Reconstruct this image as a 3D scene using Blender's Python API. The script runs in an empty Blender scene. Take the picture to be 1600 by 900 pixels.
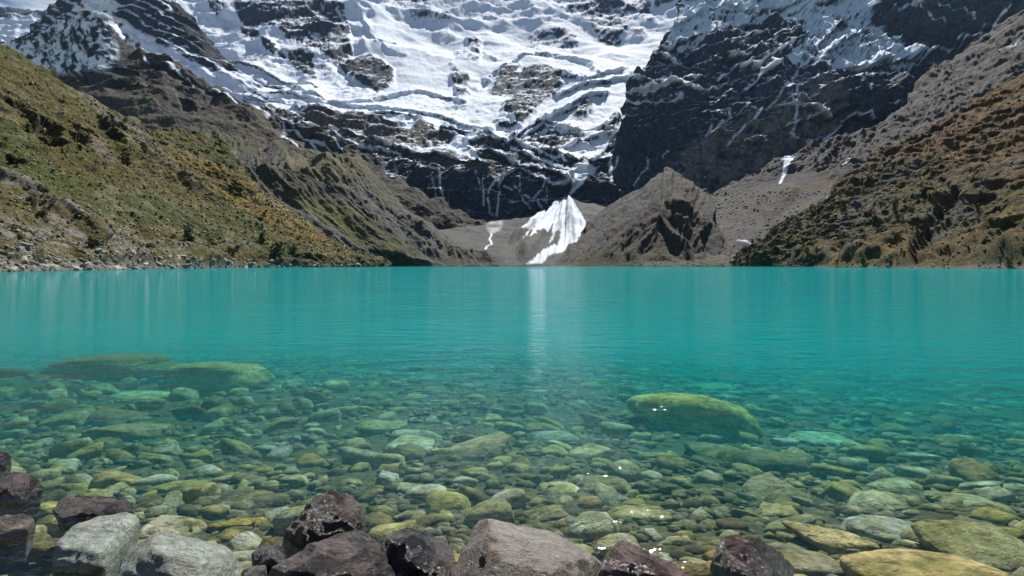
import bpy, bmesh, math, random
import numpy as np
from mathutils import Vector

# ------------------------------------------------------------------ camera, world, sun
scene = bpy.context.scene
F = 870.0; CX, CY = 800.0, 450.0; HOR = 414.0; CAMZ = 1.2
PITCH = math.atan((CY - HOR) / F)
cam_d = bpy.data.cameras.new("camera"); cam = bpy.data.objects.new("camera", cam_d)
scene.collection.objects.link(cam); scene.camera = cam
cam_d.sensor_width = 36.0; cam_d.lens = 36.0 * F / 1600.0
cam_d.clip_start = 0.05; cam_d.clip_end = 40000
cam.location = (0, 0, CAMZ); cam.rotation_euler = (math.radians(90) - PITCH, 0, 0)

SUN_ELEV, SUN_AZ = 48.0, 18.0          # azimuth measured from +Y towards +X
w = bpy.data.worlds.new("World"); scene.world = w; w.use_nodes = True
nt = w.node_tree; nt.nodes.clear()
def wn(t): return nt.nodes.new(t)
out = wn("ShaderNodeOutputWorld"); bg = wn("ShaderNodeBackground"); sky = wn("ShaderNodeTexSky")
sky.sky_type = 'NISHITA'; sky.sun_disc = False
sky.sun_elevation = math.radians(SUN_ELEV); sky.sun_rotation = math.radians(SUN_AZ)
sky.altitude = 4200; sky.air_density = 1.0; sky.dust_density = 0.3; sky.ozone_density = 3.0
bg.inputs[1].default_value = 0.05
tc = wn("ShaderNodeTexCoord"); mp = wn("ShaderNodeMapping"); mp.inputs['Scale'].default_value = (1.0, 1.0, 2.4)
cn = wn("ShaderNodeTexNoise"); cn.inputs['Scale'].default_value = 3.1; cn.inputs['Detail'].default_value = 9
cn.inputs['Roughness'].default_value = 0.58; cn.inputs['Distortion'].default_value = 0.4
cr = wn("ShaderNodeValToRGB"); cr.color_ramp.elements[0].position = 0.57; cr.color_ramp.elements[1].position = 0.72
mx = wn("ShaderNodeMix"); mx.data_type = 'RGBA'
mx.inputs[7].default_value = (13, 13.6, 14.5, 1)
nt.links.new(tc.outputs['Generated'], mp.inputs[0]); nt.links.new(mp.outputs[0], cn.inputs['Vector'])
vn_ = wn("ShaderNodeVectorMath"); vn_.operation = 'NORMALIZE'; nt.links.new(tc.outputs['Generated'], vn_.inputs[0])
vd_ = wn("ShaderNodeVectorMath"); vd_.operation = 'DOT_PRODUCT'; _c = Vector((-.76, 1, .545)).normalized(); vd_.inputs[1].default_value = _c
nt.links.new(vn_.outputs[0], vd_.inputs[0]); mb = wn("ShaderNodeMapRange"); mb.inputs[1].default_value = .985; mb.inputs[2].default_value = 1.0; mb.inputs[4].default_value = .09
nt.links.new(vd_.outputs['Value'], mb.inputs[0]); ma = wn("ShaderNodeMath"); ma.operation = 'ADD'; nt.links.new(cn.outputs['Fac'], ma.inputs[0]); nt.links.new(mb.outputs[0], ma.inputs[1])
nt.links.new(ma.outputs[0], cr.inputs[0]); nt.links.new(cr.outputs[0], mx.inputs[0])
nt.links.new(sky.outputs[0], mx.inputs[6]); nt.links.new(mx.outputs[2], bg.inputs[0])
nt.links.new(bg.outputs[0], out.inputs[0])

sd = bpy.data.lights.new("sun", 'SUN'); sun = bpy.data.objects.new("sun", sd); scene.collection.objects.link(sun)
sd.energy = 5.0; sd.angle = math.radians(0.5); sd.color = (1.0, 0.955, 0.88)
_e, _a = math.radians(SUN_ELEV), math.radians(SUN_AZ)
sdir = Vector((math.cos(_e) * math.sin(_a), math.cos(_e) * math.cos(_a), math.sin(_e)))
sun.rotation_euler = (-sdir).to_track_quat('-Z', 'Y').to_euler(); sun.location = (0, 0, 50)

vs = scene.view_settings; vs.view_transform = 'Standard'; vs.look = 'None'; vs.gamma = 1.0; vs.exposure = 0.66
vs.use_curve_mapping = False
cy = scene.cycles
cy.max_bounces = 8; cy.volume_bounces = 5; cy.transparent_max_bounces = 16; cy.diffuse_bounces = 2; cy.glossy_bounces = 3
cy.use_denoising = True; cy.caustics_reflective = False; cy.caustics_refractive = False
cy.sample_clamp_indirect = 6.0; cy.sample_clamp_direct = 0.0

rng = np.random.default_rng(7); random.seed(7)

# ------------------------------------------------------------------ numpy helpers
def _h(ix, iy, iz, seed):
    n = (ix * 374761393 + iy * 668265263 + iz * 2147483647 + seed * 1274126177) & 0xffffffff
    n = ((n ^ (n >> 13)) * 1274126177) & 0xffffffff
    n = ((n ^ (n >> 16)) * 2246822519) & 0xffffffff
    return ((n ^ (n >> 15)) & 0xffffff) / float(0xffffff) * 2 - 1
def vnoise(x, y, z=None, seed=0):
    x = np.asarray(x, float); y = np.asarray(y, float)
    z = np.zeros_like(x) if z is None else np.asarray(z, float)
    fx, fy, fz = np.floor(x), np.floor(y), np.floor(z)
    ix, iy, iz = fx.astype(np.int64), fy.astype(np.int64), fz.astype(np.int64)
    tx, ty, tz = x - fx, y - fy, z - fz
    tx = tx * tx * tx * (tx * (tx * 6 - 15) + 10); ty = ty * ty * ty * (ty * (ty * 6 - 15) + 10); tz = tz * tz * (3 - 2 * tz)
    def L(a, b, t): return a + (b - a) * t
    r = []
    for k in (0, 1):
        a = L(_h(ix, iy, iz + k, seed), _h(ix + 1, iy, iz + k, seed), tx)
        b = L(_h(ix, iy + 1, iz + k, seed), _h(ix + 1, iy + 1, iz + k, seed), tx)
        r.append(L(a, b, ty))
    return L(r[0], r[1], tz)
_R = np.array([[0.36, 0.48, -0.80], [-0.80, 0.60, 0.0], [0.48, 0.64, 0.60]])
def fbm(x, y, z=None, octs=5, gain=0.5, seed=0, ridged=False):
    x = np.asarray(x, float); y = np.asarray(y, float)
    z = np.zeros_like(x) if z is None else np.asarray(z, float)
    s = np.zeros_like(x); a = 1.0; tot = 0
    for o in range(octs):
        n = vnoise(x, y, z, seed + o * 17)
        if ridged: n = 1 - 2 * np.abs(n)
        s += a * n; tot += a; a *= gain
        x, y, z = (2.03 * (_R[0, 0] * x + _R[0, 1] * y + _R[0, 2] * z) + 13.7,
                   2.03 * (_R[1, 0] * x + _R[1, 1] * y + _R[1, 2] * z) + 5.1,
                   2.03 * (_R[2, 0] * x + _R[2, 1] * y + _R[2, 2] * z) + 9.3)
    return s / tot
def sst(a, b, x):
    t = np.clip((x - a) / (b - a), 0, 1); return t * t * (3 - 2 * t)
def lerp(a, b, t): return a + (b - a) * t
def mixc(c, col, t): return c * (1 - t[..., None]) + np.asarray(col) * t[..., None]
cp, sp = math.cos(PITCH), math.sin(PITCH)
def unproj(px, py, Y):
    px, py, Y = np.broadcast_arrays(np.asarray(px, float), np.asarray(py, float), np.asarray(Y, float))
    a = (px - CX) / F; b = (CY - py) / F
    dy = cp + sp * b; dz = -sp + cp * b
    t = Y / dy
    return np.stack([a * t, Y, CAMZ + dz * t], -1)
def proj(P):
    P = np.asarray(P, float); y, z = P[..., 1], P[..., 2] - CAMZ
    f = cp * y - sp * z; v = sp * y + cp * z
    return CX + F * P[..., 0] / f, CY - F * v / f
def polymask(px, py, pts, soft=2.0):
    """signed soft mask of a polygon (1 inside)"""
    pts = np.asarray(pts, float)
    x0, y0 = pts.min(0) - 3 * soft; x1, y1 = pts.max(0) + 3 * soft
    res = np.zeros(px.shape); sel = (px > x0) & (px < x1) & (py > y0) & (py < y1)
    X, Y = px[sel], py[sel]
    ins = np.zeros(X.shape, bool); d = np.full(X.shape, 1e9)
    n = len(pts)
    for i in range(n):
        ax, ay = pts[i]; bx, by = pts[(i + 1) % n]
        if ay != by:
            c = ((ay > Y) != (by > Y)) & (X < (bx - ax) * (Y - ay) / (by - ay) + ax); ins ^= c
        L2 = max((bx - ax) ** 2 + (by - ay) ** 2, 1e-6)
        t = np.clip(((X - ax) * (bx - ax) + (Y - ay) * (by - ay)) / L2, 0, 1)
        d = np.minimum(d, np.hypot(X - ax - t * (bx - ax), Y - ay - t * (by - ay)))
    s = np.where(ins, d, -d)
    res[sel] = sst(-soft, soft, s); return res
def linedist(px, py, pts, R):
    pts = np.asarray(pts, float)
    d = np.full(px.shape, 1e3); sg = np.zeros(px.shape)
    sel = (px > pts[:, 0].min() - R) & (px < pts[:, 0].max() + R) & (py > pts[:, 1].min() - R) & (py < pts[:, 1].max() + R)
    X, Y = px[sel], py[sel]; dd = np.full(X.shape, 1e3); ss = np.zeros(X.shape)
    for (ax, ay), (bx, by) in zip(pts[:-1], pts[1:]):
        L2 = max((bx - ax) ** 2 + (by - ay) ** 2, 1e-6)
        t = np.clip(((X - ax) * (bx - ax) + (Y - ay) * (by - ay)) / L2, 0, 1)
        q = np.hypot(X - ax - t * (bx - ax), Y - ay - t * (by - ay))
        m = q < dd; dd[m] = q[m]; ss[m] = (Y - (ay + t * (by - ay)))[m]
    d[sel] = dd; sg[sel] = ss
    return d, sg
def stroke(px, py, pts, wd):
    d, _ = linedist(px, py, pts, wd * 2 + 2)
    return 1 - sst(wd * 0.45, wd * 0.95 + 0.6, d)

# ------------------------------------------------------------------ scene helpers
def tag(o, label=None, cat=None, group=None, kind=None):
    if label: o['label'] = label
    if cat: o['category'] = cat
    if group: o['group'] = group
    if kind: o['kind'] = kind
    return o
def mesh_np(name, V, Fc, mat, smooth=True, attrs=None):
    me = bpy.data.meshes.new(name)
    V = np.asarray(V, np.float32); Fc = np.asarray(Fc, np.int32)
    k = Fc.shape[1]; nF = len(Fc)
    me.vertices.add(len(V)); me.vertices.foreach_set('co', V.ravel())
    me.loops.add(nF * k); me.loops.foreach_set('vertex_index', Fc.ravel())
    me.polygons.add(nF); me.polygons.foreach_set('loop_start', np.arange(0, nF * k, k, dtype=np.int32))
    me.polygons.foreach_set('loop_total', np.full(nF, k, np.int32))
    me.polygons.foreach_set('use_smooth', np.full(nF, smooth, bool))
    for an, arr in (attrs or {}).items():
        arr = np.asarray(arr, np.float32)
        if arr.ndim == 2:
            at = me.attributes.new(an, 'FLOAT_COLOR', 'POINT')
            c = np.ones((len(V), 4), np.float32); c[:, :3] = arr; at.data.foreach_set('color', c.ravel())
        else:
            at = me.attributes.new(an, 'FLOAT', 'POINT'); at.data.foreach_set('value', arr)
    me.materials.append(mat); me.update(calc_edges=True); me.validate()
    return me
def link(name, me, parent=None):
    o = bpy.data.objects.new(name, me); scene.collection.objects.link(o)
    if parent: o.parent = parent
    return o
class NT:
    def __init__(s, name):
        s.m = bpy.data.materials.new(name); s.m.use_nodes = True; s.t = s.m.node_tree; s.t.nodes.clear()
        s.out = s.n('ShaderNodeOutputMaterial')
    def n(s, t, **kw):
        q = s.t.nodes.new(t)
        for k, v in kw.items():
            if k in q.inputs: q.inputs[k].default_value = v
            else: setattr(q, k, v)
        return q
    def l(s, a, b): s.t.links.new(a, b)

def terrain_mat(name, fine, bump=0.5, rough=0.9):
    """albedo from attribute 'Col', fine grain and relief from noise (fine = grain size in metres)"""
    s = NT(name); geo = s.n('ShaderNodeNewGeometry')
    col = s.n('ShaderNodeAttribute', attribute_name='Col'); sn = s.n('ShaderNodeAttribute', attribute_name='snow')
    n1 = s.n('ShaderNodeTexNoise', Scale=1.0 / fine, Detail=6.0, Roughness=0.65)
    n2 = s.n('ShaderNodeTexNoise', Scale=0.22 / fine, Detail=5.0, Roughness=0.6, Distortion=0.6)
    s.l(geo.outputs['Position'], n1.inputs['Vector']); s.l(geo.outputs['Position'], n2.inputs['Vector'])
    mr = s.n('ShaderNodeMapRange'); mr.inputs[1].default_value = 0.3; mr.inputs[2].default_value = 0.7
    mr.inputs[3].default_value = 0.35; mr.inputs[4].default_value = 1.65
    s.l(n1.outputs['Fac'], mr.inputs[0])
    one = s.n('ShaderNodeMix', data_type='FLOAT'); one.inputs[3].default_value = 1.0
    s.l(sn.outputs['Fac'], one.inputs[0]); s.l(mr.outputs[0], one.inputs[2])
    vm = s.n('ShaderNodeVectorMath', operation='SCALE'); s.l(col.outputs['Color'], vm.inputs[0]); s.l(one.outputs[0], vm.inputs['Scale'])
    add = s.n('ShaderNodeMath', operation='ADD'); s.l(n1.outputs['Fac'], add.inputs[0]); s.l(n2.outputs['Fac'], add.inputs[1])
    bs = s.n('ShaderNodeMath', operation='MULTIPLY_ADD'); bs.inputs[1].default_value = -bump * 0.75; bs.inputs[2].default_value = bump
    s.l(sn.outputs['Fac'], bs.inputs[0])
    bp = s.n('ShaderNodeBump', Distance=fine * 4.0); s.l(add.outputs[0], bp.inputs['Height']); s.l(bs.outputs[0], bp.inputs['Strength'])
    b = s.n('ShaderNodeBsdfPrincipled', Roughness=rough); b.inputs['Specular IOR Level'].default_value = 0.2
    s.l(vm.outputs[0], b.inputs['Base Color']); s.l(bp.outputs[0], b.inputs['Normal'])
    s.l(b.outputs[0], s.out.inputs[0]); return s.m

# ------------------------------------------------------------------ terrain sheets
SURF = {}
RELIEF = dict(left_hillside=2.0, right_hillside=1.9, stony_slope=1.5, cone_moraine=1.25, scree_slope=1.7, grassy_moraine=1.6, moraine_shoulder=1.5, brown_mountain=1.4, rock_cliff=1.7)
TONE = dict(left_hillside=.47, right_hillside=.45, stony_slope=.42, cone_moraine=.40, grassy_moraine=.52, moraine_shoulder=.50, brown_mountain=.42, rock_cliff=.70, snow_mountain=.45, scree_slope=.48, snowy_ridge=.45)
def sheet(name, rows, step, disp, color, mat, extra=None, jag=0):
    """rows: polylines of (px,py,Y) from the foot to the crest; surface interpolated between them, then displaced
    along its normal by disp(px,py,P,N,u,v) and coloured by color(px,py,P,N,u,v,d)"""
    R = [np.asarray(r, float) for r in rows]
    width = max(r[:, 0].max() - r[:, 0].min() for r in R)
    nu = int(width / step) + 1; U = np.linspace(0, 1, nu)
    RR = []
    for r in R:
        f = (r[:, 0] - r[0, 0]) / (r[-1, 0] - r[0, 0])
        # smooth interpolation through knots
        q = np.stack([np.interp(U, f, r[:, 0]), np.interp(U, f, r[:, 1]), 1.0 / np.interp(U, f, r[:, 2])], -1)
        k = max(3, int(6 / step)) | 1
        ker = np.hanning(k + 2)[1:-1]; ker /= ker.sum()
        for c in (1, 2):
            q[:, c] = np.convolve(np.pad(q[:, c], k // 2, mode='edge'), ker, 'valid')
        RR.append(q)
    cols = [RR[0][None]]
    for a, b in zip(RR[:-1], RR[1:]):
        n = max(3, int(np.abs(a[:, 1] - b[:, 1]).max() / step))
        n = max(n, 10)
        t = np.linspace(0, 1, n + 1)[1:, None, None]
        cols.append(a[None] * (1 - t) + b[None] * t)
    G = np.concatenate(cols, 0)
    G[..., 2] = 1.0 / G[..., 2]
    if jag:
        e = (fbm(G[:, 0, 1] / 34, 0 * G[:, 0, 1], None, 5, .6, 77) * jag)[:, None]
        G[..., 0] += e * np.exp(-np.linspace(0, 1, G.shape[1]) * 25)[None]
    # soften the creases between rows in depth
    for it in range(6):
        G[1:-1, :, 2] = 0.5 * G[1:-1, :, 2] + 0.25 * (G[:-2, :, 2] + G[2:, :, 2])
    px, py, Yd = G[..., 0], G[..., 1], G[..., 2]
    P = unproj(px, py, Yd)
    def normals(P):
        du = np.gradient(P, axis=1); dv = np.gradient(P, axis=0)
        N = np.cross(du, dv); N /= np.linalg.norm(N, axis=-1, keepdims=True) + 1e-9
        return N
    N = normals(P)
    # use a heavily smoothed normal for displacement
    Ns = N.copy()
    for it in range(12):
        Ns[1:-1] = 0.5 * Ns[1:-1] + 0.25 * (Ns[:-2] + Ns[2:]); Ns[:, 1:-1] = 0.5 * Ns[:, 1:-1] + 0.25 * (Ns[:, :-2] + Ns[:, 2:])
    Ns /= np.linalg.norm(Ns, axis=-1, keepdims=True) + 1e-9
    H, W = px.shape
    u = np.broadcast_to(U[None], (H, W)); v = np.broadcast_to(np.linspace(0, 1, H)[:, None], (H, W))
    d = disp(px, py, P, Ns)
    rl = RELIEF.get(name, 1.0)
    P2 = P + d * rl if d.ndim == 3 else P + Ns * d[..., None] * rl
    N2 = normals(P2)
    C, S = color(px, py, P2, N2)
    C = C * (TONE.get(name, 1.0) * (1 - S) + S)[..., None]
    # extra skirts: foot goes down under water/ground, crest gets a back slope
    foot = P2[0].copy(); foot[:, 2] -= np.maximum(6, foot[:, 1] * 0.03); foot[:, 1] -= 2
    back = P2[-1].copy(); back[:, 1] += back[:, 1] * 0.25; back[:, 2] -= back[:, 1] * 0.06 + 5; back[:, 0] *= 1.25
    A = np.concatenate([foot[None], P2, back[None]], 0)
    Cc = np.concatenate([C[:1], C, C[-1:]], 0); Sc = np.concatenate([S[:1], S, S[-1:]], 0)
    H2 = H + 2
    idx = np.arange(H2 * W).reshape(H2, W)
    Fc = np.stack([idx[:-1, :-1], idx[:-1, 1:], idx[1:, 1:], idx[1:, :-1]], -1).reshape(-1, 4)
    me = mesh_np(name, A.reshape(-1, 3), Fc, mat, True, {'Col': np.clip(Cc, 0, 1).reshape(-1, 3), 'snow': np.clip(Sc, 0, 1).ravel()})
    o = link(name, me); tag(o, kind='structure')
    SURF[name] = (P2, N2, px, py)
    return o

SNOW = np.array([0.74, 0.81, 0.91]); ICE = np.array([0.42, 0.60, 0.74])
def saw(t, k=0.82):
    """bench profile: grows gently then falls back at the riser"""
    f = t - np.floor(t)
    return np.where(f < k, f / k, (1 - f) / (1 - k))

# --- lines and patches of the head wall (read off in the design coordinates of the sheet)
LEDGES = [  # (points, bench height px, depth gain, snow width)
 ([(500,176),(520,171),(545,168),(580,160),(615,151),(650,143),(690,142),(725,152)], 10, 26, 3.4),
 ([(512,168),(548,172),(575,170),(600,172),(640,175),(680,180),(712,190),(745,203),(770,206)], 9, 24, 3.4),
 ([(560,190),(590,182),(620,180),(650,186),(672,196),(692,206),(720,212),(745,206),(762,210)], 9, 26, 3.0),
 ([(598,199),(622,203),(640,198),(655,195),(668,199),(682,211),(700,224),(716,226)], 8, 24, 2.4),
 ([(716,226),(745,222),(762,206),(778,218),(792,224),(812,214),(835,202),(852,192),(872,180),(900,168)], 9, 24, 2.8),
 ([(838,200),(858,190),(880,172),(905,158),(930,150),(945,147)], 12, 40, 5.0),
 ([(848,192),(866,200),(880,212),(905,217),(935,212),(955,196),(965,185)], 9, 26, 3.4),
 ([(800,226),(820,216),(850,204),(868,208),(885,216)], 7, 20, 2.2),
 ([(735,238),(760,232),(790,232),(812,240),(838,250),(862,258),(890,264),(920,266),(945,262)], 10, 30, 3.2),
 ([(870,248),(890,240),(910,232),(935,230),(950,226)], 7, 22, 3.0),
 ([(925,262),(938,248),(946,236),(960,222)], 7, 16, 4.0),
 ([(735,246),(765,250),(790,262),(815,272),(845,280),(872,292),(892,302)], 9, 26, 2.4),
 ([(812,256),(838,266),(862,274),(886,280),(910,276)], 7, 20, 2.0),
 ([(800,245),(830,252),(852,262),(880,270)], 6, 14, 1.8),
 ([(530,226),(552,238),(575,246),(605,250),(632,254)], 8, 20, 1.5),
 ([(548,222),(580,232),(612,243),(650,250),(690,258),(722,264),(760,278)], 9, 26, 1.6),
 ([(780,298),(800,284),(812,282),(838,292),(862,300),(884,300)], 8, 20, 1.4),
 ([(590,262),(604,272),(612,290)], 5, 8, 1.2),
 ([(600,290),(630,298),(655,308)], 6, 12, 1.2),
 ([(760,118),(790,100),(815,84),(840,78),(870,82),(900,88),(925,98),(934,112)], 12, 30, 3.2),
 ([(880,118),(905,128),(925,118),(950,112),(975,106)], 10, 34, 4.4),
 ([(870,150),(895,138),(925,128),(955,122),(980,118)], 10, 34, 4.0),
 ([(555,24),(570,40),(580,62),(590,70),(618,72)], 10, 20, 1.8),
 ([(528,30),(545,46),(565,56),(572,78)], 8, 14, 1.8),
 ([(550,80),(562,74),(598,72),(606,82),(636,92)], 6, 12, 1.4),
 ([(330,98),(360,104),(400,112),(430,122),(460,135),(495,142)], 9, 26, 3.0),
 ([(345,118),(380,125),(410,130),(445,140),(480,150),(510,160)], 9, 24, 3.0),
 ([(310,110),(345,122),(380,136),(420,148),(470,160),(505,170)], 10, 26, 4.0),
 ([(470,150),(495,160),(515,176),(530,186)], 7, 14, 2.4),
 ([(395,164),(430,168),(465,176),(500,186),(530,190)], 8, 18, 2.2),
 ([(390,168),(420,180),(450,200),(480,216),(500,228),(520,240)], 7, 10, 1.3),
 ([(430,208),(450,220),(470,232)], 5, 8, 1.2),
 ([(480,206),(500,222),(515,236),(540,242)], 6, 10, 1.2),
]
ROCKS = [  # polygons of bare rock on the head wall, strength
 ([(372,40),(385,30),(400,52),(408,62),(392,66),(378,58)], .9),
 ([(410,66),(430,72),(438,84),(430,89),(418,82)], .95), ([(434,84),(446,86),(448,93),(438,93)], .8),
 ([(450,86),(472,84),(492,92),(496,125),(488,130),(478,116),(462,108),(452,98)], .9),
 ([(318,8),(342,30),(362,12),(368,0),(330,-4)], .7),
 ([(360,0),(440,0),(520,-5),(545,40),(556,110),(545,116),(520,96),(496,86),(470,80),(440,60),(400,45),(375,30)], .80),
 ([(496,98),(520,106),(545,122),(556,148),(540,152),(520,128),(498,116)], .6),
 ([(532,96),(560,88),(580,86),(600,96),(613,110),(616,132),(606,140),(594,146),(580,134),(560,122),(545,114)], .93),
 ([(548,122),(575,132),(590,146),(570,152),(552,150)], .55),
 ([(620,2),(640,-4),(690,-4),(682,12),(650,20),(620,22),(600,24),(588,16)], .75),
 ([(640,28),(700,14),(730,20),(700,38),(650,44)], .52), ([(680,50),(700,48),(712,60),(690,64)], .55),
 ([(730,60),(742,57),(749,64),(751,84),(740,76),(732,72)], .8),
 ([(712,80),(728,74),(752,88),(748,94),(716,93)], .75), ([(755,80),(778,82),(776,88),(758,88)], .7),
 ([(706,100),(722,106),(738,112),(730,122),(718,128),(706,126)], .85),
 ([(710,130),(726,132),(734,138),(726,144),(718,146)], .95), ([(730,126),(746,124),(744,132),(734,132)], .8),
 ([(764,128),(772,118),(790,102),(812,96),(806,108),(826,100),(850,100),(872,104),(886,110),(912,118),(912,124),(896,130),(884,126),(874,134),(878,142),(860,150),(846,162),(838,176),(826,186),(812,198),(804,194),(800,184),(784,178),(786,160),(798,146),(786,144),(768,142)], .9),
 ([(830,44),(860,40),(884,44),(900,50),(906,62),(898,72),(878,74),(850,80),(822,74),(800,78),(826,62)], .7),
 ([(885,2),(1010,2),(1030,28),(1012,34),(990,24),(970,55),(950,62),(936,56),(924,38),(906,30),(888,16)], .72),
 ([(928,52),(950,50),(968,54),(955,63),(938,62)], .85), ([(990,42),(1006,40),(1012,50),(1000,57),(990,52)], .85),
 ([(1020,0),(1060,0),(1040,30),(1022,24)], .55),
 ([(910,160),(918,156),(928,168),(922,182),(906,190),(896,186)], .85),
 ([(640,212),(600,200),(560,192),(500,182),(470,186),(430,178),(400,200),(380,240),(520,300),(620,345),(700,372),(960,372),(960,236),(900,262),(860,250),(800,226),(760,226),(735,232),(700,222),(660,198)], .93),
 ([(776,196),(800,194),(815,202),(800,206),(780,204)], .85), ([(772,186),(786,186),(796,190),(780,192)], .7),
 ([(786,212),(800,214),(826,206),(850,196),(858,200),(830,214),(810,222),(790,220)], .9),
 ([(675,200),(700,206),(722,212),(716,222),(696,220)], .9), ([(730,214),(748,210),(762,218),(752,226),(736,224)], .92),
 ([(868,202),(880,198),(905,206),(900,216),(882,212)], .8), ([(582,178),(640,182),(700,188),(712,196),(660,192),(600,190)], .45),
 ([(650,160),(690,150),(730,158),(760,170),(750,186),(700,182),(660,176)], .22),
 ([(810,232),(838,212),(858,210),(880,218),(915,224),(940,214),(935,226),(900,234),(870,246),(850,248)], .88),
 ([(940,200),(962,180),(968,196),(950,230),(936,222)], .9),
]
SNOWP = [  # patches of old snow lying on the rock
 [(716,224),(726,222),(738,228),(733,238),(742,248),(755,268),(728,262),(705,256),(684,250),(700,240)],
 [(650,244),(684,247),(700,254),(660,250)], [(668,232),(676,236),(680,246),(672,244)],
 [(866,248),(880,252),(898,260),(925,254),(946,230),(950,236),(930,262),(912,268),(885,266),(860,258)],
 [(896,276),(912,272),(930,274),(908,300),(890,306),(894,292)],
 [(885,312),(905,292),(912,294),(892,312)], [(946,262),(956,268),(960,276),(952,292),(947,278)],
]
FALLS = [([(686,270),(690,280),(692,300),(698,318),(704,330),(712,338)], 2.2), ([(680,290),(686,312),(690,334)], .9),
 ([(672,326),(690,338),(706,352)], 1.4), ([(706,352),(712,340),(722,340)], 3.2), ([(756,290),(758,312),(757,328)], 1.3),
 ([(776,292),(768,300),(764,320),(768,344)], 2.2), ([(780,284),(781,310),(776,344)], 1.6), ([(788,298),(800,304)], 1.4),
 ([(806,280),(812,288),(813,304),(820,322)], 1.6), ([(804,300),(818,310),(832,318),(842,308),(850,296),(856,294)], 1.9),
 ([(840,318),(842,330),(848,334)], 1.8), ([(853,302),(852,326)], 1.0), ([(818,320),(829,334)], 1.2),
 ([(795,322),(802,322)], 1.0), ([(742,282),(750,292),(757,304)], .8)]
FAN = [(889,309),(860,328),(830,348),(806,367),(820,364),(838,356),(817,376),(838,366),(832,374),(828,387),(842,374),(856,364),(866,352),(863,366),(864,374),(857,388),(863,387),(868,372),(874,366),(876,376),(870,390),(850,400),(822,415),(846,413),(868,400),(895,386),(908,372),(917,356),(910,340),(898,322)]
SCONE = [(760,343),(772,348),(786,344),(784,356),(774,368),(767,369),(760,358)]
SLINE = [(768,368),(766,378),(769,382),(758,393)]

def jitter(px, py, P, amp, L, seed=0):
    """wander the mask coordinates so that traced edges turn ragged"""
    a = fbm(P[..., 0] / L, P[..., 2] / L, P[..., 1] / L, 5, .6, seed); b = fbm(P[..., 0] / L, P[..., 2] / L, P[..., 1] / L, 5, .6, seed + 50)
    return px + a * amp, py + b * amp

def wall_disp(px, py, P, N):
    x, y, z = P[..., 0], P[..., 1], P[..., 2]
    n1 = fbm(x / 260, z / 180, y / 400, 7, .52, 3, True)
    n2 = fbm(x / 60, z / 45, y / 120, 5, .55, 8, True)
    warp = fbm(x / 150, z / 150, y / 300, 4, .5, 12)
    n3 = fbm((x + z * .6) / 22, (z - x * .5) / 9, y / 60, 4, .6, 18, True)
    t = (z + 0.18 * x + warp * 60) / 42
    terr = saw(t, .7) * 12
    far = sst(40, 260, 330 - py)
    up = sst(150, 90, py); mid_ = sst(110, 200, py)
    rk = np.zeros(px.shape); jx, jy = jitter(px, py, P, 5, 70, 31)
    for pts, s in ROCKS: rk = np.maximum(rk, s * polymask(jx, jy, pts, 5))
    gla = polymask(px, py, [(540,40),(1080,20),(1000,200),(900,215),(760,225),(600,200),(500,170)], 20) * (1 - rk)
    big = fbm((x + .3 * z) / 480, z / 520, y / 900, 3, .5, 21)
    d = big * 90 * far + (n1 * (24 + 18 * up) * (0.35 + .65 * far) + n2 * 8 * (1 - .5 * up)) * (1 - .6 * gla) + terr * mid_ * (1 - .5 * sst(300, 340, py)) * (1 - .75 * gla) + n3 * (1.0 + 4.5 * rk + 1.6 * gla * sst(110, 150, py))
    D = N * d[..., None]
    # traced benches: gain towards the camera that builds up above the line and drops below it
    jx, jy = jitter(px, py, P, 5, 70, 31)
    for pts, h, g, wdt in LEDGES:
        dd, sg = linedist(jx, jy, pts, h + 6)
        end = (dd < 900)
        up = np.where(sg < 0, np.clip(1 + sg / h, 0, 1), np.clip(1 - sg / 2.5, 0, 1))
        lat = np.clip(1 - (dd - np.abs(sg)) / 6, 0, 1)
        D[..., 1] -= np.where(end, up * lat * g, 0)
    for pts, s in ROCKS:
        m = polymask(jx, jy, pts, 4)
        if s > .9 and len(pts) < 26 and len(pts) != 24: D[..., 1] -= m * 22
    for pts in SNOWP:
        m = polymask(jx, jy, pts, 3); D += N * (m * 4)[..., None] - N * (m * n2 * 8)[..., None]
    # everything near the foot calms down into the scree
    k = (1 - .92 * sst(345, 372, py)); return D * k[..., None]
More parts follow.
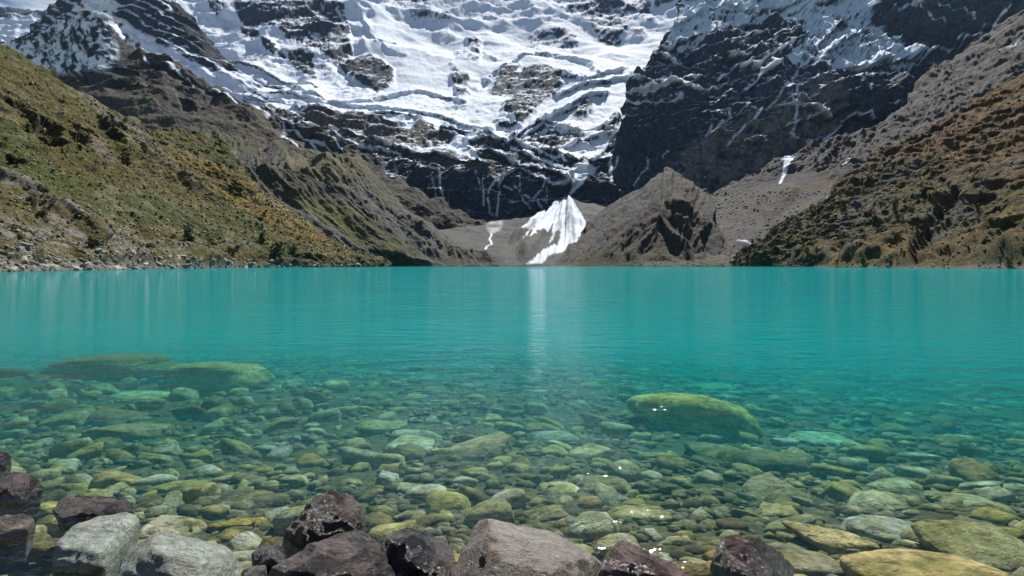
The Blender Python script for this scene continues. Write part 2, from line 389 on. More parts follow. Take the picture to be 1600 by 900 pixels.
def wall_color(px, py, P, N):
    x, y, z = P[..., 0], P[..., 1], P[..., 2]
    jx, jy = jitter(px, py, P, 6, 60, 41)
    jx2, jy2 = jitter(px, py, P, 3.0, 22, 45)
    rockm = np.zeros(px.shape)
    for pts, s in ROCKS:
        rockm = np.maximum(rockm, s * polymask(jx, jy, pts, 2.5))
    nz = N[..., 2]
    nn = fbm(x / 26, z / 16, y / 60, 6, .65, 61)
    dust = fbm(x / 9, z / 7, y / 20, 4, .7, 65)
    # snow holds where the ground is gentle; rockm shifts the limit
    lim = lerp(-0.1, 0.98, rockm)
    sn = sst(lim - .10, lim + .10, nz + nn * .28 + dust * .18)
    ledge = np.zeros(px.shape)
    for pts, h, g, wdt in LEDGES:
        dd, sg = linedist(jx2, jy2, pts, 14)
        ledge = np.maximum(ledge, np.where(dd < 900, 1 - sst(wdt * .5, wdt * .5 + 1.6, np.hypot(np.maximum(dd, 0), 0) + np.where(sg > 0, 1.2, -.5)), 0))
    ledge *= sst(-.55, .0, nn + .35)
    for pts in SNOWP: ledge = np.maximum(ledge, polymask(jx2, jy2, pts, 1.2))
    for pts, wd in FALLS: ledge = np.maximum(ledge, stroke(jx2, jy2, pts, wd * .85) * sst(-.4, .12, dust) * .9)
    sn = np.maximum(sn, ledge)
    rock = np.zeros(px.shape + (3,)) + np.array([.085, .108, .145])
    brown = polymask(jx, jy, [(380,180),(500,178),(600,196),(640,192),(720,226),(700,250),(760,262),(800,286),(720,284),(660,262),(600,258),(520,250),(440,215)], 10)
    rock = mixc(rock, (.24, .225, .20), brown * .8)
    rock = rock * (1 + .5 * fbm(x / 14, z / 5, y / 30, 4, .6, 71))[..., None]
    streak = fbm(x / 6, z / 60, y / 40, 4, .6, 75); rock *= (1 + .35 * streak)[..., None]
    # scree at the foot
    sc = sst(352, 366, py + nn * 10 - 8 * np.exp(-((px - 715) / 30) ** 2))
    rock = mixc(rock, (.20, .20, .19), sc)
    ice = polymask(jx, jy, [(560,175),(640,150),(760,160),(800,215),(700,215),(600,196)], 8) * .6
    ice = np.maximum(ice, polymask(jx, jy, [(850,190),(900,130),(985,115),(970,190),(930,215)], 8) * .6)
    snowc = mixc(np.zeros(px.shape + (3,)) + SNOW, ICE, np.clip(ice * sst(.75, .35, nz), 0, 1))
    C = rock * (1 - sn[..., None]) + snowc * sn[..., None]
    # dirty old snow
    return C, sn
mat_far = terrain_mat("far_rock_and_snow", 7.0, .5)
sheet('snow_mountain', [
 [(200,380,1150),(700,380,960),(960,384,960),(1250,380,1150)],
 [(200,352,1250),(640,350,1030),(800,348,1030),(960,350,1010),(1250,350,1200)],
 [(200,310,1300),(600,290,1070),(760,292,1062),(960,300,1045),(1250,310,1250)],
 [(200,250,1420),(600,250,1180),(760,262,1150),(880,268,1130),(1250,250,1400)],
 [(200,190,1600),(560,185,1420),(700,205,1380),(900,200,1400),(1250,190,1600)],
 [(200,130,1900),(520,140,1760),(700,140,1800),(900,110,1900),(1250,110,2000)],
 [(200,60,2300),(520,60,2300),(700,70,2450),(900,70,2500),(1250,50,2500)],
 [(200,-10,2800),(700,-20,3350),(1250,-20,3350)],
 [(200,-50,3000),(420,-60,3400),(700,-110,4200),(900,-120,4200),(1250,-60,3700)]],
 1.35, wall_disp, wall_color, mat_far)

# --- left: far snow ridge, rock pyramid and the brown mountain under them
def ridge_disp(amp, L, terr_amp=0, period=40, lean=.3, seed=0, foot=(400, 416)):
    def f(px, py, P, N):
        x, y, z = P[..., 0], P[..., 1], P[..., 2]
        n1 = fbm(x / L, z / (L * .8), y / (L * 1.3), 7, .54, seed, True)
        n2 = fbm(x / (L * .22), z / (L * .18), y / (L * .4), 4, .55, seed + 5)
        warp = fbm(x / L, z / L, y / L, 4, .5, seed + 9)
        d = amp * (n1 + .25 * n2)
        if terr_amp: d = d + saw((z + lean * x + warp * period * 1.3) / period, .7) * terr_amp
        return d * (1 - .9 * sst(foot[0], foot[1], py))
    return f
def pyr_color(px, py, P, N):
    x, y, z = P[..., 0], P[..., 1], P[..., 2]
    jx, jy = jitter(px, py, P, 5, 50, 141); nz = N[..., 2]
    nn = fbm(x / 22, z / 12, y / 50, 6, .65, 161); dust = fbm((x + z) / 12, (z - x) / 40, y / 20, 4, .7, 165)
    r = np.zeros(px.shape) + .48
    r = np.maximum(r, .97 * polymask(jx, jy, [(262,0),(290,14),(318,48),(335,78),(352,96),(378,112),(366,120),(330,104),(300,84),(276,60)], 3))
    r = np.maximum(r, .62 * polymask(jx, jy, [(196,20),(250,-8),(280,20),(330,96),(378,118),(330,116),(270,90),(220,50),(205,36)], 3))
    r *= 1 - polymask(jx, jy, [(112,17),(140,-4),(168,0),(190,8),(182,22),(150,26),(135,26)], 2)
    r *= 1 - polymask(jx, jy, [(176,24),(205,46),(230,62),(262,80),(300,100),(330,116),(378,134),(380,170),(300,140),(262,100),(222,92),(200,70)], 3)
    r = np.maximum(r, .6 * polymask(jx, jy, [(20,70),(60,40),(100,-5),(140,-5),(112,20),(60,50)], 3))
    sn = sst(r - .12, r + .12, nz + nn * .3 + dust * .2)
    C = np.zeros(px.shape + (3,)) + np.array([.075, .095, .13]); C = C * (1 + .4 * dust)[..., None]
    return C * (1 - sn[..., None]) + SNOW * sn[..., None], sn
sheet('snowy_ridge', [
 [(-260,200,1500),(0,200,1500),(200,200,1450),(420,230,1400)],
 [(-260,130,1700),(0,120,1650),(130,110,1600),(260,140,1560),(420,190,1480)],
 [(-260,110,1850),(0,80,1800),(60,62,1780),(150,50,1750),(260,60,1720),(340,110,1650),(420,160,1550)],
 [(-260,100,1900),(0,76,1880),(20,70,1870),(40,60,1860),(60,40,1850),(78,18,1845),(95,2,1840),(112,-12,1840),(140,-24,1840),(250,-26,1850),(275,4,1850),(300,30,1840),(318,56,1800),(334,80,1780),(352,98,1750),(378,114,1700),(420,150,1600)]],
 1.5, ridge_disp(16, 130, 7, 34, .5, 120, (600, 700)), pyr_color, mat_far)
def farleft_color(px, py, P, N):
    x, y, z = P[..., 0], P[..., 1], P[..., 2]
    nn = fbm(x / 60, z / 20, y / 80, 5, .6, 181)
    r = .97 * sst(34, 26, py + nn * 6)
    sn = sst(r - .1, r + .1, N[..., 2] + nn * .3)
    return np.array([.10, .12, .15]) * (1 - sn[..., None]) + SNOW * sn[..., None], sn
sheet('far_snow_range', [
 [(-400,120,3400),(120,120,3400)], [(-400,40,3900),(120,45,3900)],
 [(-400,10,4200),(-100,6,4200),(0,16,4200),(20,14,4200),(42,17,4200),(70,18,4200),(120,14,4200)]],
 2.0, ridge_disp(30, 220, 12, 60, .2, 170, (600, 700)), farleft_color, mat_far)

def cast(x, y, z, a, Ls, Lc, seed, octs=5, ridged=False):
    """noise stretched along a direction dipping by angle a (radians) in the slope"""
    s = x * math.cos(a) - z * math.sin(a); c = x * math.sin(a) + z * math.cos(a)
    return fbm(s / Ls, c / Lc, y / Ls, octs, .6, seed, ridged)
def brown_color(px, py, P, N):
    x, y, z = P[..., 0], P[..., 1], P[..., 2]; jx, jy = jitter(px, py, P, 5, 45, 241); nz = N[..., 2]
    nn = fbm(x / 22, z / 12, y / 50, 6, .65, 261); st = cast(x, y, z, .75, 60, 7, 262)
    C = np.zeros(px.shape + (3,)) + np.array([.155, .130, .100])
    C = mixc(C, (.20, .18, .11), polymask(jx, jy, [(160,180),(230,150),(262,200),(300,215),(180,215)], 14) * .6)
    C = mixc(C, (.19, .175, .115), polymask(jx, jy, [(330,200),(420,190),(560,240),(560,300),(380,300),(330,240)], 18) * .7)
    C = mixc(C, (.09, .10, .12), polymask(jx, jy, [(150,28),(176,50),(190,80),(205,110),(190,130),(120,125),(60,100),(20,80),(40,60),(120,30)], 5))
    C = mixc(C, (.22, .21, .20), polymask(jx, jy, [(236,100),(246,104),(300,185),(318,218),(300,218),(270,170)], 4) * .7)
    cliff = sst(.42, .22, nz + nn * .12)
    C = mixc(C, (.075, .085, .105), cliff)
    C = C * (1 + .28 * nn + .25 * st)[..., None]
    # dusting of snow on the north face of the pyramid and along the crest
    m = polymask(jx, jy, [(0,60),(60,50),(120,30),(150,24),(172,36),(176,70),(186,100),(160,118),(90,120),(20,95)], 6)
    dst = fbm((x + .6 * z) / 14, (z - .6 * x) / 40, y / 30, 5, .7, 266)
    sn = m * sst(-.12, .22, dst + nn * .6 + .05)
    sn = np.maximum(sn, stroke(jx, jy, [(150,26),(166,40),(180,58),(186,64)], 6) * sst(-.2, .2, nn + .1))
    sn = np.maximum(sn, stroke(jx, jy, [(178,26),(200,56),(208,78),(225,88),(255,92)], 2))
    for pts, wd in [([(228,98),(232,106)], 2), ([(258,104),(280,124),(300,140),(340,152),(372,168)], 1.6), ([(390,168),(400,180),(412,188)], 4), ([(398,170),(404,184)], 2), ([(432,186),(436,198),(448,202)], 1.6),
                    ([(446,202),(466,214),(480,226),(500,240)], 2.2), ([(432,208),(446,222),(466,232)], 1.6), ([(494,185),(505,198),(514,210)], 2.4), ([(512,212),(524,224),(536,242)], 1.5), ([(478,226),(504,226),(520,238)], 1.6)]:
        sn = np.maximum(sn, stroke(jx, jy, pts, wd) * sst(-.7, -.2, nn))
    return C * (1 - sn[..., None]) + SNOW * sn[..., None], sn
def brown_disp(px, py, P, N):
    x, y, z = P[..., 0], P[..., 1], P[..., 2]
    D = N * ridge_disp(15, 150, 6, 46, -.55, 220, (600, 700))(px, py, P, N)[..., None]
    jx, jy = jitter(px, py, P, 4, 60, 245)
    for pts in ([(150,118),(180,112),(215,120),(212,130),(190,128)], [(165,146),(190,138),(222,144),(216,152),(180,158)],
                [(230,104),(262,116),(262,124),(244,122)], [(262,122),(285,128),(300,142),(290,146)], [(280,166),(300,170),(306,186),(292,186)],
                [(300,136),(330,150),(345,160),(330,164)], [(108,118),(132,118),(140,134),(112,130)], [(390,170),(440,192),(480,216),(540,242),(500,244),(440,215),(400,188)]):
        D[..., 1] += polymask(jx, jy, pts, 3) * 16
    return D
sheet('brown_mountain', [
 [(-80,330,800),(200,330,800),(480,330,800),(720,372,900)],
 [(-80,220,1000),(200,220,950),(400,260,900),(560,300,900),(760,368,930)],
 [(-80,140,1250),(80,130,1230),(160,110,1220),(260,150,1150),(420,215,1060),(560,275,980),(760,362,950)],
 [(-80,105,1400),(0,84,1400),(18,80,1400),(40,66,1400),(70,54,1395),(100,44,1390),(128,32,1385),(140,26,1380),(152,24,1380),(166,30,1380),(176,42,1375),(186,60,1365),(196,74,1350),(210,86,1340),(232,92,1330),(256,93,1310),(268,99,1290),(285,114,1270),(310,128,1240),(340,146,1210),(365,162,1190),(400,180,1150),(450,196,1130),(500,206,1110),(560,236,1080),(620,292,1020),(680,338,985),(760,359,960)]],
 1.4, brown_disp, brown_color, mat_far)

# --- right: the big cliff with its hanging glacier
CL = [([(974,166),(1000,158),(1030,152),(1062,154),(1085,150),(1108,144),(1130,134)], 8, 12, 5.0), ([(976,178),(1002,180),(1020,184),(1040,180),(1060,172)], 6, 10, 3.0),
 ([(984,150),(1005,146),(1030,140),(1060,142),(1090,132)], 6, 10, 1.8), ([(990,104),(1010,96),(1035,104),(1060,108)], 6, 12, 1.6), ([(1000,96),(1020,84),(1040,88)], 6, 8, 2.0),
 ([(1040,88),(1075,76),(1110,66),(1160,54)], 7, 14, 2.2), ([(1044,62),(1070,50),(1100,38),(1140,34),(1170,40)], 8, 20, 7.0), ([(1080,30),(1110,18),(1140,8),(1170,10),(1200,8)], 8, 18, 3.0),
 ([(1180,44),(1205,36),(1228,40),(1245,42)], 6, 14, 1.6), ([(1200,18),(1240,22),(1290,14),(1330,2)], 8, 18, 2.4), ([(1220,30),(1260,24),(1300,14),(1350,4)], 7, 14, 2.2),
 ([(1280,96),(1300,84),(1320,76),(1345,80),(1380,92)], 9, 24, 3.6), ([(1290,60),(1310,70),(1340,66),(1365,72),(1390,84)], 8, 18, 2.2), ([(1264,88),(1284,66),(1300,58)], 6, 12, 2.0),
 ([(1310,120),(1340,122),(1370,116),(1400,110),(1425,104)], 8, 16, 2.6), ([(1345,100),(1375,100),(1400,106),(1420,110)], 7, 14, 2.0),
 ([(1120,125),(1150,112),(1180,118),(1200,108),(1215,100)], 6, 12, 2.4), ([(1140,150),(1165,142),(1190,130),(1205,128)], 6, 12, 2.2), ([(1120,95),(1140,96),(1165,102)], 5, 10, 1.4),
 ([(1170,140),(1190,128),(1230,124)], 4, 8, 1.0), ([(1218,180),(1232,170),(1250,162)], 5, 8, 1.2), ([(1208,188),(1238,186),(1276,192),(1285,196)], 6, 10, 1.3),
 ([(1240,210),(1255,196),(1275,190)], 5, 8, 1.0), ([(1215,222),(1235,214)], 4, 6, 1.6), ([(1222,230),(1240,234),(1256,238)], 5, 8, 2.0), ([(1256,238),(1280,226),(1300,212)], 4, 8, 1.2),
 ([(1300,205),(1330,196),(1345,205)], 5, 8, 1.6), ([(1345,140),(1370,138),(1400,140)], 6, 10, 1.4), ([(1310,150),(1330,136),(1350,140)], 5, 8, 1.2),
 ([(1150,62),(1175,72),(1200,74),(1235,70)], 5, 8, 1.2), ([(1180,88),(1215,90),(1238,84)], 5, 8, 1.4)]
CFALL = [([(1222,152),(1208,168),(1190,182),(1176,194),(1160,208),(1148,226),(1132,240)], 2.4), ([(1168,168),(1150,184),(1138,192)], 1.3), ([(1132,180),(1136,192),(1124,206),(1108,220)], 3.4), ([(1110,206),(1098,226)], 3.0),
 ([(1238,128),(1228,148),(1214,158)], 3.0), ([(1236,160),(1234,186)], 2.6), ([(1232,188),(1232,212),(1228,232)], 3.4), ([(1010,258),(1012,274),(990,298)], 1.4), ([(948,262),(952,280)], 3.6), ([(966,262),(962,274),(950,278)], 1.6), ([(958,230),(956,252)], 1.2), ([(1042,248),(1034,256)], 1.4)]
def cliff_disp(px, py, P, N):
    x, y, z = P[..., 0], P[..., 1], P[..., 2]
    n1 = fbm(x / 150, z / 190, y / 220, 7, .54, 303, True); n2 = fbm((x + z) / 40, (z - x) / 26, y / 60, 5, .56, 308, True)
    warp = fbm(x / 110, z / 110, y / 200, 4, .5, 312)
    terr = saw((z - .35 * x + warp * 42) / 34, .68) * 7
    d = n1 * 21 + n2 * 6 + terr
    D = N * d[..., None] * (1 - .5 * sst(240, 330, py))[..., None]
    jx, jy = jitter(px, py, P, 4, 50, 331)
    for pts, h, g, wdt in CL:
        dd, sg = linedist(jx, jy, pts, h + 6)
        up = np.where(sg < 0, np.clip(1 + sg / h, 0, 1), np.clip(1 - sg / 2.2, 0, 1)); lat = np.clip(1 - (dd - np.abs(sg)) / 6, 0, 1)
        D[..., 1] -= np.where(dd < 900, up * lat * g, 0)
    for pts, g in (([(1160,56),(1196,50),(1240,54),(1250,76),(1238,92),(1215,94),(1180,78)], -10), ([(1108,156),(1128,150),(1166,160),(1168,176),(1140,190),(1118,196),(1106,176)], -10), ([(1172,148),(1196,142),(1208,150),(1204,168),(1180,176),(1172,164)], -8),
                   ([(1346,-20),(1350,40),(1380,76),(1440,98),(1506,88),(1545,46),(1562,0),(1562,-40)], -22), ([(1270,150),(1330,140),(1400,146),(1416,165),(1395,190),(1340,204),(1290,190)], -18),
                   ([(1075,90),(1100,68),(1150,64),(1200,84),(1215,100),(1190,108),(1150,92),(1125,98),(1110,120),(1080,118)], -12)):
        D[..., 1] += polymask(jx, jy, pts, 3) * g
    ib = polymask(jx, jy, [(1230,60),(1300,50),(1390,60),(1440,100),(1400,120),(1300,116),(1250,100)], 10)
    D += N * (ib * 9 * fbm(x / 18, z / 12, y / 40, 4, .6, 340, True))[..., None]
    return D
def cliff_color(px, py, P, N):
    x, y, z = P[..., 0], P[..., 1], P[..., 2]; jx, jy = jitter(px, py, P, 5, 50, 341); jx2, jy2 = jitter(px, py, P, 2.6, 20, 345)
    nz = N[..., 2]; nn = fbm(x / 20, z / 13, y / 50, 6, .65, 361); dust = fbm((x + z) / 9, (z - x) / 6, y / 20, 4, .7, 365)
    r = np.zeros(px.shape) + 1.0
    r = lerp(r, .74 + 0 * r, polymask(jx, jy, [(960,60),(1050,0),(1300,0),(1300,120),(1260,200),(1120,215),(970,205)], 16))
    gl = polymask(jx, jy, [(1040,74),(1056,40),(1072,-40),(1352,-40),(1352,36),(1366,58),(1396,86),(1442,100),(1424,114),(1396,122),(1350,124),(1316,116),(1288,124),(1262,108),(1240,120),(1222,110),(1228,96),(1244,84),(1244,62),(1200,54),(1162,56),(1130,62),(1100,74),(1076,84),(1060,92)], 3)
    r = lerp(r, -.2 + 0 * r, gl)
    r = np.maximum(r, .93 * polymask(jx, jy, [(1160,56),(1196,52),(1240,56),(1246,76),(1236,90),(1215,92),(1180,78)], 2))
    br = polymask(jx, jy, [(1354,-40),(1350,36),(1376,74),(1440,98),(1506,90),(1562,50),(1640,20),(1640,-40)], 3)
    r = lerp(r, 1.02 + 0 * r, br); r = lerp(r, .80 + 0 * r, br * polymask(jx, jy, [(1380,-40),(1390,30),(1440,30),(1560,20),(1560,-40)], 8))
    sn = sst(r - .10, r + .12, nz + nn * .30 + dust * .22)
    for pts, h, g, wdt in CL:
        dd, sg = linedist(jx2, jy2, pts, 14)
        sn = np.maximum(sn, np.where(dd < 900, 1 - sst(wdt * .5, wdt * .5 + 1.5, dd + np.where(sg > 0, 1, -.4)), 0) * sst(-.6, -.1, nn + .2))
    for pts, wd in CFALL + [([(1380,40),(1410,26),(1440,14),(1470,6),(1500,0)], 5), ([(1440,30),(1456,40),(1480,48),(1492,56)], 2), ([(1410,36),(1430,48),(1450,56)], 1.2), ([(1378,72),(1400,86),(1440,98),(1470,92)], 1.8),
                            ([(1480,92),(1490,82),(1516,76)], 1.3), ([(1500,92),(1516,82),(1532,70)], 2.2), ([(1524,66),(1536,44),(1560,28)], 3.4), ([(1470,90),(1480,98)], 3)]:
        sn = np.maximum(sn, stroke(jx2, jy2, pts, wd * .85) * sst(-.4, .1, dust))
    C = np.zeros(px.shape + (3,)) + np.array([.078, .10, .14])
    C = mixc(C, (.27, .245, .215), polymask(jx, jy, [(1040,262),(1120,212),(1220,158),(1290,138),(1300,230),(1220,262),(1150,300),(1060,300)], 9) * sst(-.4, .1, fbm(x / 20, z / 14, y / 30, 4, .6, 377)))
    C = C * (1 + .6 * fbm((x + z) / 14, (z - x) / 7, y / 30, 4, .6, 371) + .35 * fbm(x / 5, z / 50, y / 30, 4, .6, 375))[..., None]
    gi = gl * sst(.8, .3, nz); sc = mixc(np.zeros(px.shape + (3,)) + SNOW, ICE, gi * .8)
    return C * (1 - sn[..., None]) + sc * sn[..., None], sn
sheet('rock_cliff', [
 [(952,346,1300),(946,344,1010),(1060,350,980),(1250,350,1000),(1760,330,1100)],
 [(958,290,1320),(950,290,1030),(1060,290,1000),(1250,290,1000),(1760,280,1150)],
 [(972,222,1500),(964,222,1085),(1060,235,1060),(1250,235,1060),(1760,200,1250)],
 [(986,150,1800),(980,150,1180),(1100,160,1150),(1250,160,1150),(1450,140,1280),(1760,120,1400)],
 [(1010,98,2000),(1006,98,1270),(1120,110,1260),(1240,110,1260),(1440,102,1400),(1530,80,1460),(1760,60,1560)],
 [(1050,55,2200),(1042,55,1400),(1130,60,1420),(1240,60,1440),(1380,76,1520),(1440,80,1540),(1760,20,1700)],
 [(1068,8,2400),(1062,10,1560),(1150,0,1680),(1260,0,1740),(1370,-10,1720),(1440,0,1680),(1760,-40,1850)],
 [(1080,-50,2500),(1072,-40,1640),(1200,-60,1900),(1400,-80,1950),(1760,-120,2200)]],
 1.35, cliff_disp, cliff_color, mat_far, jag=22)

# --- grey valley floor and scree behind the lake, with the avalanche cone
def scree_color(px, py, P, N):
    x, y, z = P[..., 0], P[..., 1], P[..., 2]; jx, jy = jitter(px, py, P, 3, 40, 441); jx2, jy2 = jitter(px, py, P, 3.0, 16, 445)
    nn = fbm(x / 16, z / 10, y / 40, 5, .65, 461); st = fbm(x / 4, z / 14, y / 8, 4, .6, 462)
    C = np.zeros(px.shape + (3,)) + np.array([.185, .185, .175])
    C = mixc(C, (.13, .135, .06), sst(396, 412, py + nn * 8) * sst(790, 700, px) * .8)
    C = C * (1 + .3 * nn + .2 * st)[..., None]
    sn = polymask(jx2, jy2, FAN, 1.1)
    sn = np.maximum(sn, polymask(jx2, jy2, SCONE, 3) * .5 * sst(-.5, .3, nn)); sn = np.maximum(sn, stroke(jx2, jy2, SLINE, 1.5))
    dirt = sst(.05, .5, fbm((px - 889) / np.maximum(py - 300, 5) * 9, py / 40, 0 * px, 4, .6, 470)) * .5
    sc = SNOW * (1 - dirt[..., None]) * (1 + .25 * nn)[..., None] * .9
    return C * (1 - sn[..., None]) + sc * sn[..., None], sn
def scree_disp(px, py, P, N):
    x, y, z = P[..., 0], P[..., 1], P[..., 2]
    d = fbm(x / 60, z / 40, y / 90, 6, .55, 420, True) * 3.0
    # cone of avalanche snow
    c = polymask(px, py, [(889,305),(800,372),(820,416),(850,416),(920,358)], 9)
    d = (d + c * (4 + 7 * fbm((px - 889) / np.maximum(py - 300, 5) * 7, 0 * px, 0 * px, 3, .6, 424))) * (1 - .95 * sst(402, 416, py))
    return d
mat_mid = terrain_mat("scree_and_old_snow", 2.2, .55)
sheet('scree_slope', [
 [(600,416.6,505),(760,416.2,520),(1240,416.6,500)],
 [(600,404,560),(760,400,590),(1240,400,580)],
 [(600,385,660),(760,376,730),(870,376,720),(1240,380,680)],
 [(600,362,850),(700,358,880),(770,348,950),(800,344,950),(860,334,930),(889,312,960),(905,320,940),(950,330,900),(1240,340,850)],
 [(600,350,1010),(760,340,1060),(860,332,1050),(889,306,1010),(960,330,1000),(1240,330,950)]],
 1.3, scree_disp, scree_color, mat_mid)

# --- left moraine shoulders
def mor_color(kind):
    def f(px, py, P, N):
        x, y, z = P[..., 0], P[..., 1], P[..., 2]; jx, jy = jitter(px, py, P, 5, 30, 541)
        nn = fbm(x / 12, z / 8, y / 30, 6, .62, 561 + kind); st = cast(x, y, z, .72, 50, 4, 562 + kind); st2 = cast(x, y, z, .75, 90, 14, 580)
        C = np.zeros(px.shape + (3,)) + np.array([.165, .155, .13])
        if kind == 0:
            C = mixc(C, (.21, .19, .10), polymask(jx, jy, [(440,250),(545,238),(560,260),(552,300),(500,300),(440,280)], 7))
            C = mixc(C, (.16, .165, .155), polymask(jx, jy, [(548,290),(575,300),(640,345),(700,390),(740,416),(660,416),(600,370)], 10) * .8)
            C = mixc(C, (.17, .165, .055), polymask(jx, jy, [(470,300),(540,320),(600,370),(660,416),(560,416),(480,350)], 12) * sst(-.3, .25, nn + .5 * st2))
            C = mixc(C, (.15, .155, .06), sst(.05, .3, st2) * .6)
        else:
            C = mixc(C, (.15, .15, .05), sst(-.2, .2, st2 + .3 * nn) * .85)
            C = mixc(C, (.20, .19, .055), sst(.1, .3, cast(x, y, z, .70, 80, 10, 590)) * .8)
            C = mixc(C, (.13, .12, .10), polymask(jx, jy, [(360,258),(450,262),(530,300),(520,320),(450,310),(400,300)], 9) * .8)
            C = mixc(C, (.215, .21, .20), polymask(jx, jy, [(392,292),(440,312),(500,345),(560,385),(620,412),(560,418),(470,355),(410,318)], 4) * .9)
        C = C * (1 + .35 * nn + .35 * st)[..., None]
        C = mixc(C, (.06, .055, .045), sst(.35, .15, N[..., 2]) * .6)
        return C, np.zeros(px.shape)
    return f
def mor_disp(a, amp, seed):
    def f(px, py, P, N):
        x, y, z = P[..., 0], P[..., 1], P[..., 2]
        d = cast(x, y, z, a, 120, 18, seed, 5, True) * amp + fbm(x / 40, z / 30, y / 70, 6, .55, seed + 3, True) * amp * .5
        return d * (1 - .85 * sst(400, 416, py))
    return f
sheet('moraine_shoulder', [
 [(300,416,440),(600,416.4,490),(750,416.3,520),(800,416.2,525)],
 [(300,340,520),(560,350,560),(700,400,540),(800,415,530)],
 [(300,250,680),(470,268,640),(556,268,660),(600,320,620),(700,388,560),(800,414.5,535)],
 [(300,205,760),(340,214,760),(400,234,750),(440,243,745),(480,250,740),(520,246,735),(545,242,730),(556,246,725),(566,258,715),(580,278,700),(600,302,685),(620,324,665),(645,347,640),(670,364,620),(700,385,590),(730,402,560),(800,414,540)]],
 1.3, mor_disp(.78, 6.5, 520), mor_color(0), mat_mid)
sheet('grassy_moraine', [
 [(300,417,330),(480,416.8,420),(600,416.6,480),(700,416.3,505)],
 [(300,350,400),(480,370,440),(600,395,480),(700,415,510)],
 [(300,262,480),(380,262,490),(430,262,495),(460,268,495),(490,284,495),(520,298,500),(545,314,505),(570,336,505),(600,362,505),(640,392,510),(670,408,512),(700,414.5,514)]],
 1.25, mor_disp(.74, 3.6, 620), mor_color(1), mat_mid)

# --- cone shaped moraine and right hand slopes
def cone_disp(px, py, P, N):
    x, y, z = P[..., 0], P[..., 1], P[..., 2]
    rad = (px - 1052) / np.maximum(py - 240, 8)
    g = fbm(rad * 3.2, py / 120, 0 * px, 4, .55, 701, True)
    g2 = cast(x, y, z, -.65, 110, 8, 705, 5, True)
    right = sst(990, 1050, px)
    rdg = np.zeros(px.shape); jx, jy = jitter(px, py, P, 3, 20, 711)
    for pts, wd, gg in (([(1046,268),(1062,292),(1082,315),(1104,340)], 13, 10), ([(1052,275),(1040,300),(1052,322),(1072,332),(1094,362)], 12, 9), ([(1040,300),(1020,335),(990,368),(955,398)], 12, 7),
                        ([(1052,322),(1038,352),(1052,378),(1075,398)], 11, 9), ([(1038,352),(1012,382),(985,402)], 10, 7), ([(1060,345),(1078,368),(1092,390)], 9, 6), ([(1030,290),(1000,330),(960,368),(925,396)], 10, 4)):
        dd, _ = linedist(jx, jy, pts, wd + 4); rdg = np.maximum(rdg, np.clip(1 - dd / wd, 0, 1) * gg)
    d = (g * 9 + fbm(x / 30, z / 22, y / 60, 5, .55, 703, True) * 1.0) * right + g2 * 5 * (1 - right) + g2 * 3
    return (d * .7 + rdg * .75 + fbm(rad * 9, py / 40, 0 * px, 5, .6, 719, True) * 2.6 * right * sst(280, 312, py) + fbm(x / 9, z / 7, y / 16, 4, .6, 723, True) * 1.3) * (1 - .9 * sst(404, 416, py)) * sst(255, 290, py + 12)
def cone_color(px, py, P, N):
    x, y, z = P[..., 0], P[..., 1], P[..., 2]; jx, jy = jitter(px, py, P, 4, 30, 741)
    nn = fbm(x / 12, z / 8, y / 30, 6, .62, 761); st = cast(x, y, z, -.65, 60, 4, 762)
    C = np.zeros(px.shape + (3,)) + np.array([.155, .150, .145])
    C = mixc(C, (.17, .12, .06), polymask(jx, jy, [(1050,285),(1075,300),(1110,340),(1100,400),(960,416),(900,416),(970,385),(1020,340)], 12) * sst(-.35, .2, nn + st * .6) * .85)
    C = mixc(C, (.17, .155, .06), sst(385, 410, py + nn * 10) * .7)
    C = mixc(C, (.19, .185, .18), polymask(jx, jy, [(900,350),(1000,290),(1040,268),(1010,310),(940,360),(900,400),(870,412),(860,380)], 9) * .8)
    C = mixc(C, (.165, .162, .155), sst(1085, 1125, px - (350 - py) * .3 + nn * 12) * .9)
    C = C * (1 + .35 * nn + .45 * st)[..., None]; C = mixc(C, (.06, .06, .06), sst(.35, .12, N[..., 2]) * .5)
    return C, np.zeros(px.shape)
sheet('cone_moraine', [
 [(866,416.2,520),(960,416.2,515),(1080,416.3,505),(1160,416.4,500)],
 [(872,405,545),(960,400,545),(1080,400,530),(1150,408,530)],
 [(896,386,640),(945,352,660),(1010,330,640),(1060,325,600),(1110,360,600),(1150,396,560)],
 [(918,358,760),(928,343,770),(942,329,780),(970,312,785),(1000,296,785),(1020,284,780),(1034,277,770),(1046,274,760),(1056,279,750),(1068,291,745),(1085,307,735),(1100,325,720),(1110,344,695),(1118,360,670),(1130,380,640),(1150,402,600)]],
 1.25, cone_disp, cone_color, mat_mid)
def rs_disp(px, py, P, N):
    x, y, z = P[..., 0], P[..., 1], P[..., 2]
    a = cast(x, y, z, -.55, 90, 16, 801, 5, True)
    upper = 1 - polymask(px, py, [(1080,310),(1160,290),(1260,262),(1330,290),(1240,380),(1170,416),(1000,416),(1090,380)], 14)
    ter = saw((z - .5 * x + 26 * fbm(x / 70, z / 60, y / 90, 4, .5, 807)) / 17, .66) * 3.4
    d = (a * 8 + ter + fbm(x / 30, z / 24, y / 50, 5, .55, 803, True) * 3) * (.08 + .92 * upper) + fbm(x / 50, z / 30, y / 70, 4, .5, 805) * 1.5
    d = d + 3 * polymask(px, py, [(1190,330),(1230,292),(1246,296),(1240,312),(1200,345)], 6) + 3 * polymask(px, py, [(1200,366),(1245,330),(1270,318),(1278,330),(1240,350)], 6)
    return d * (1 - .9 * sst(402, 416, py))
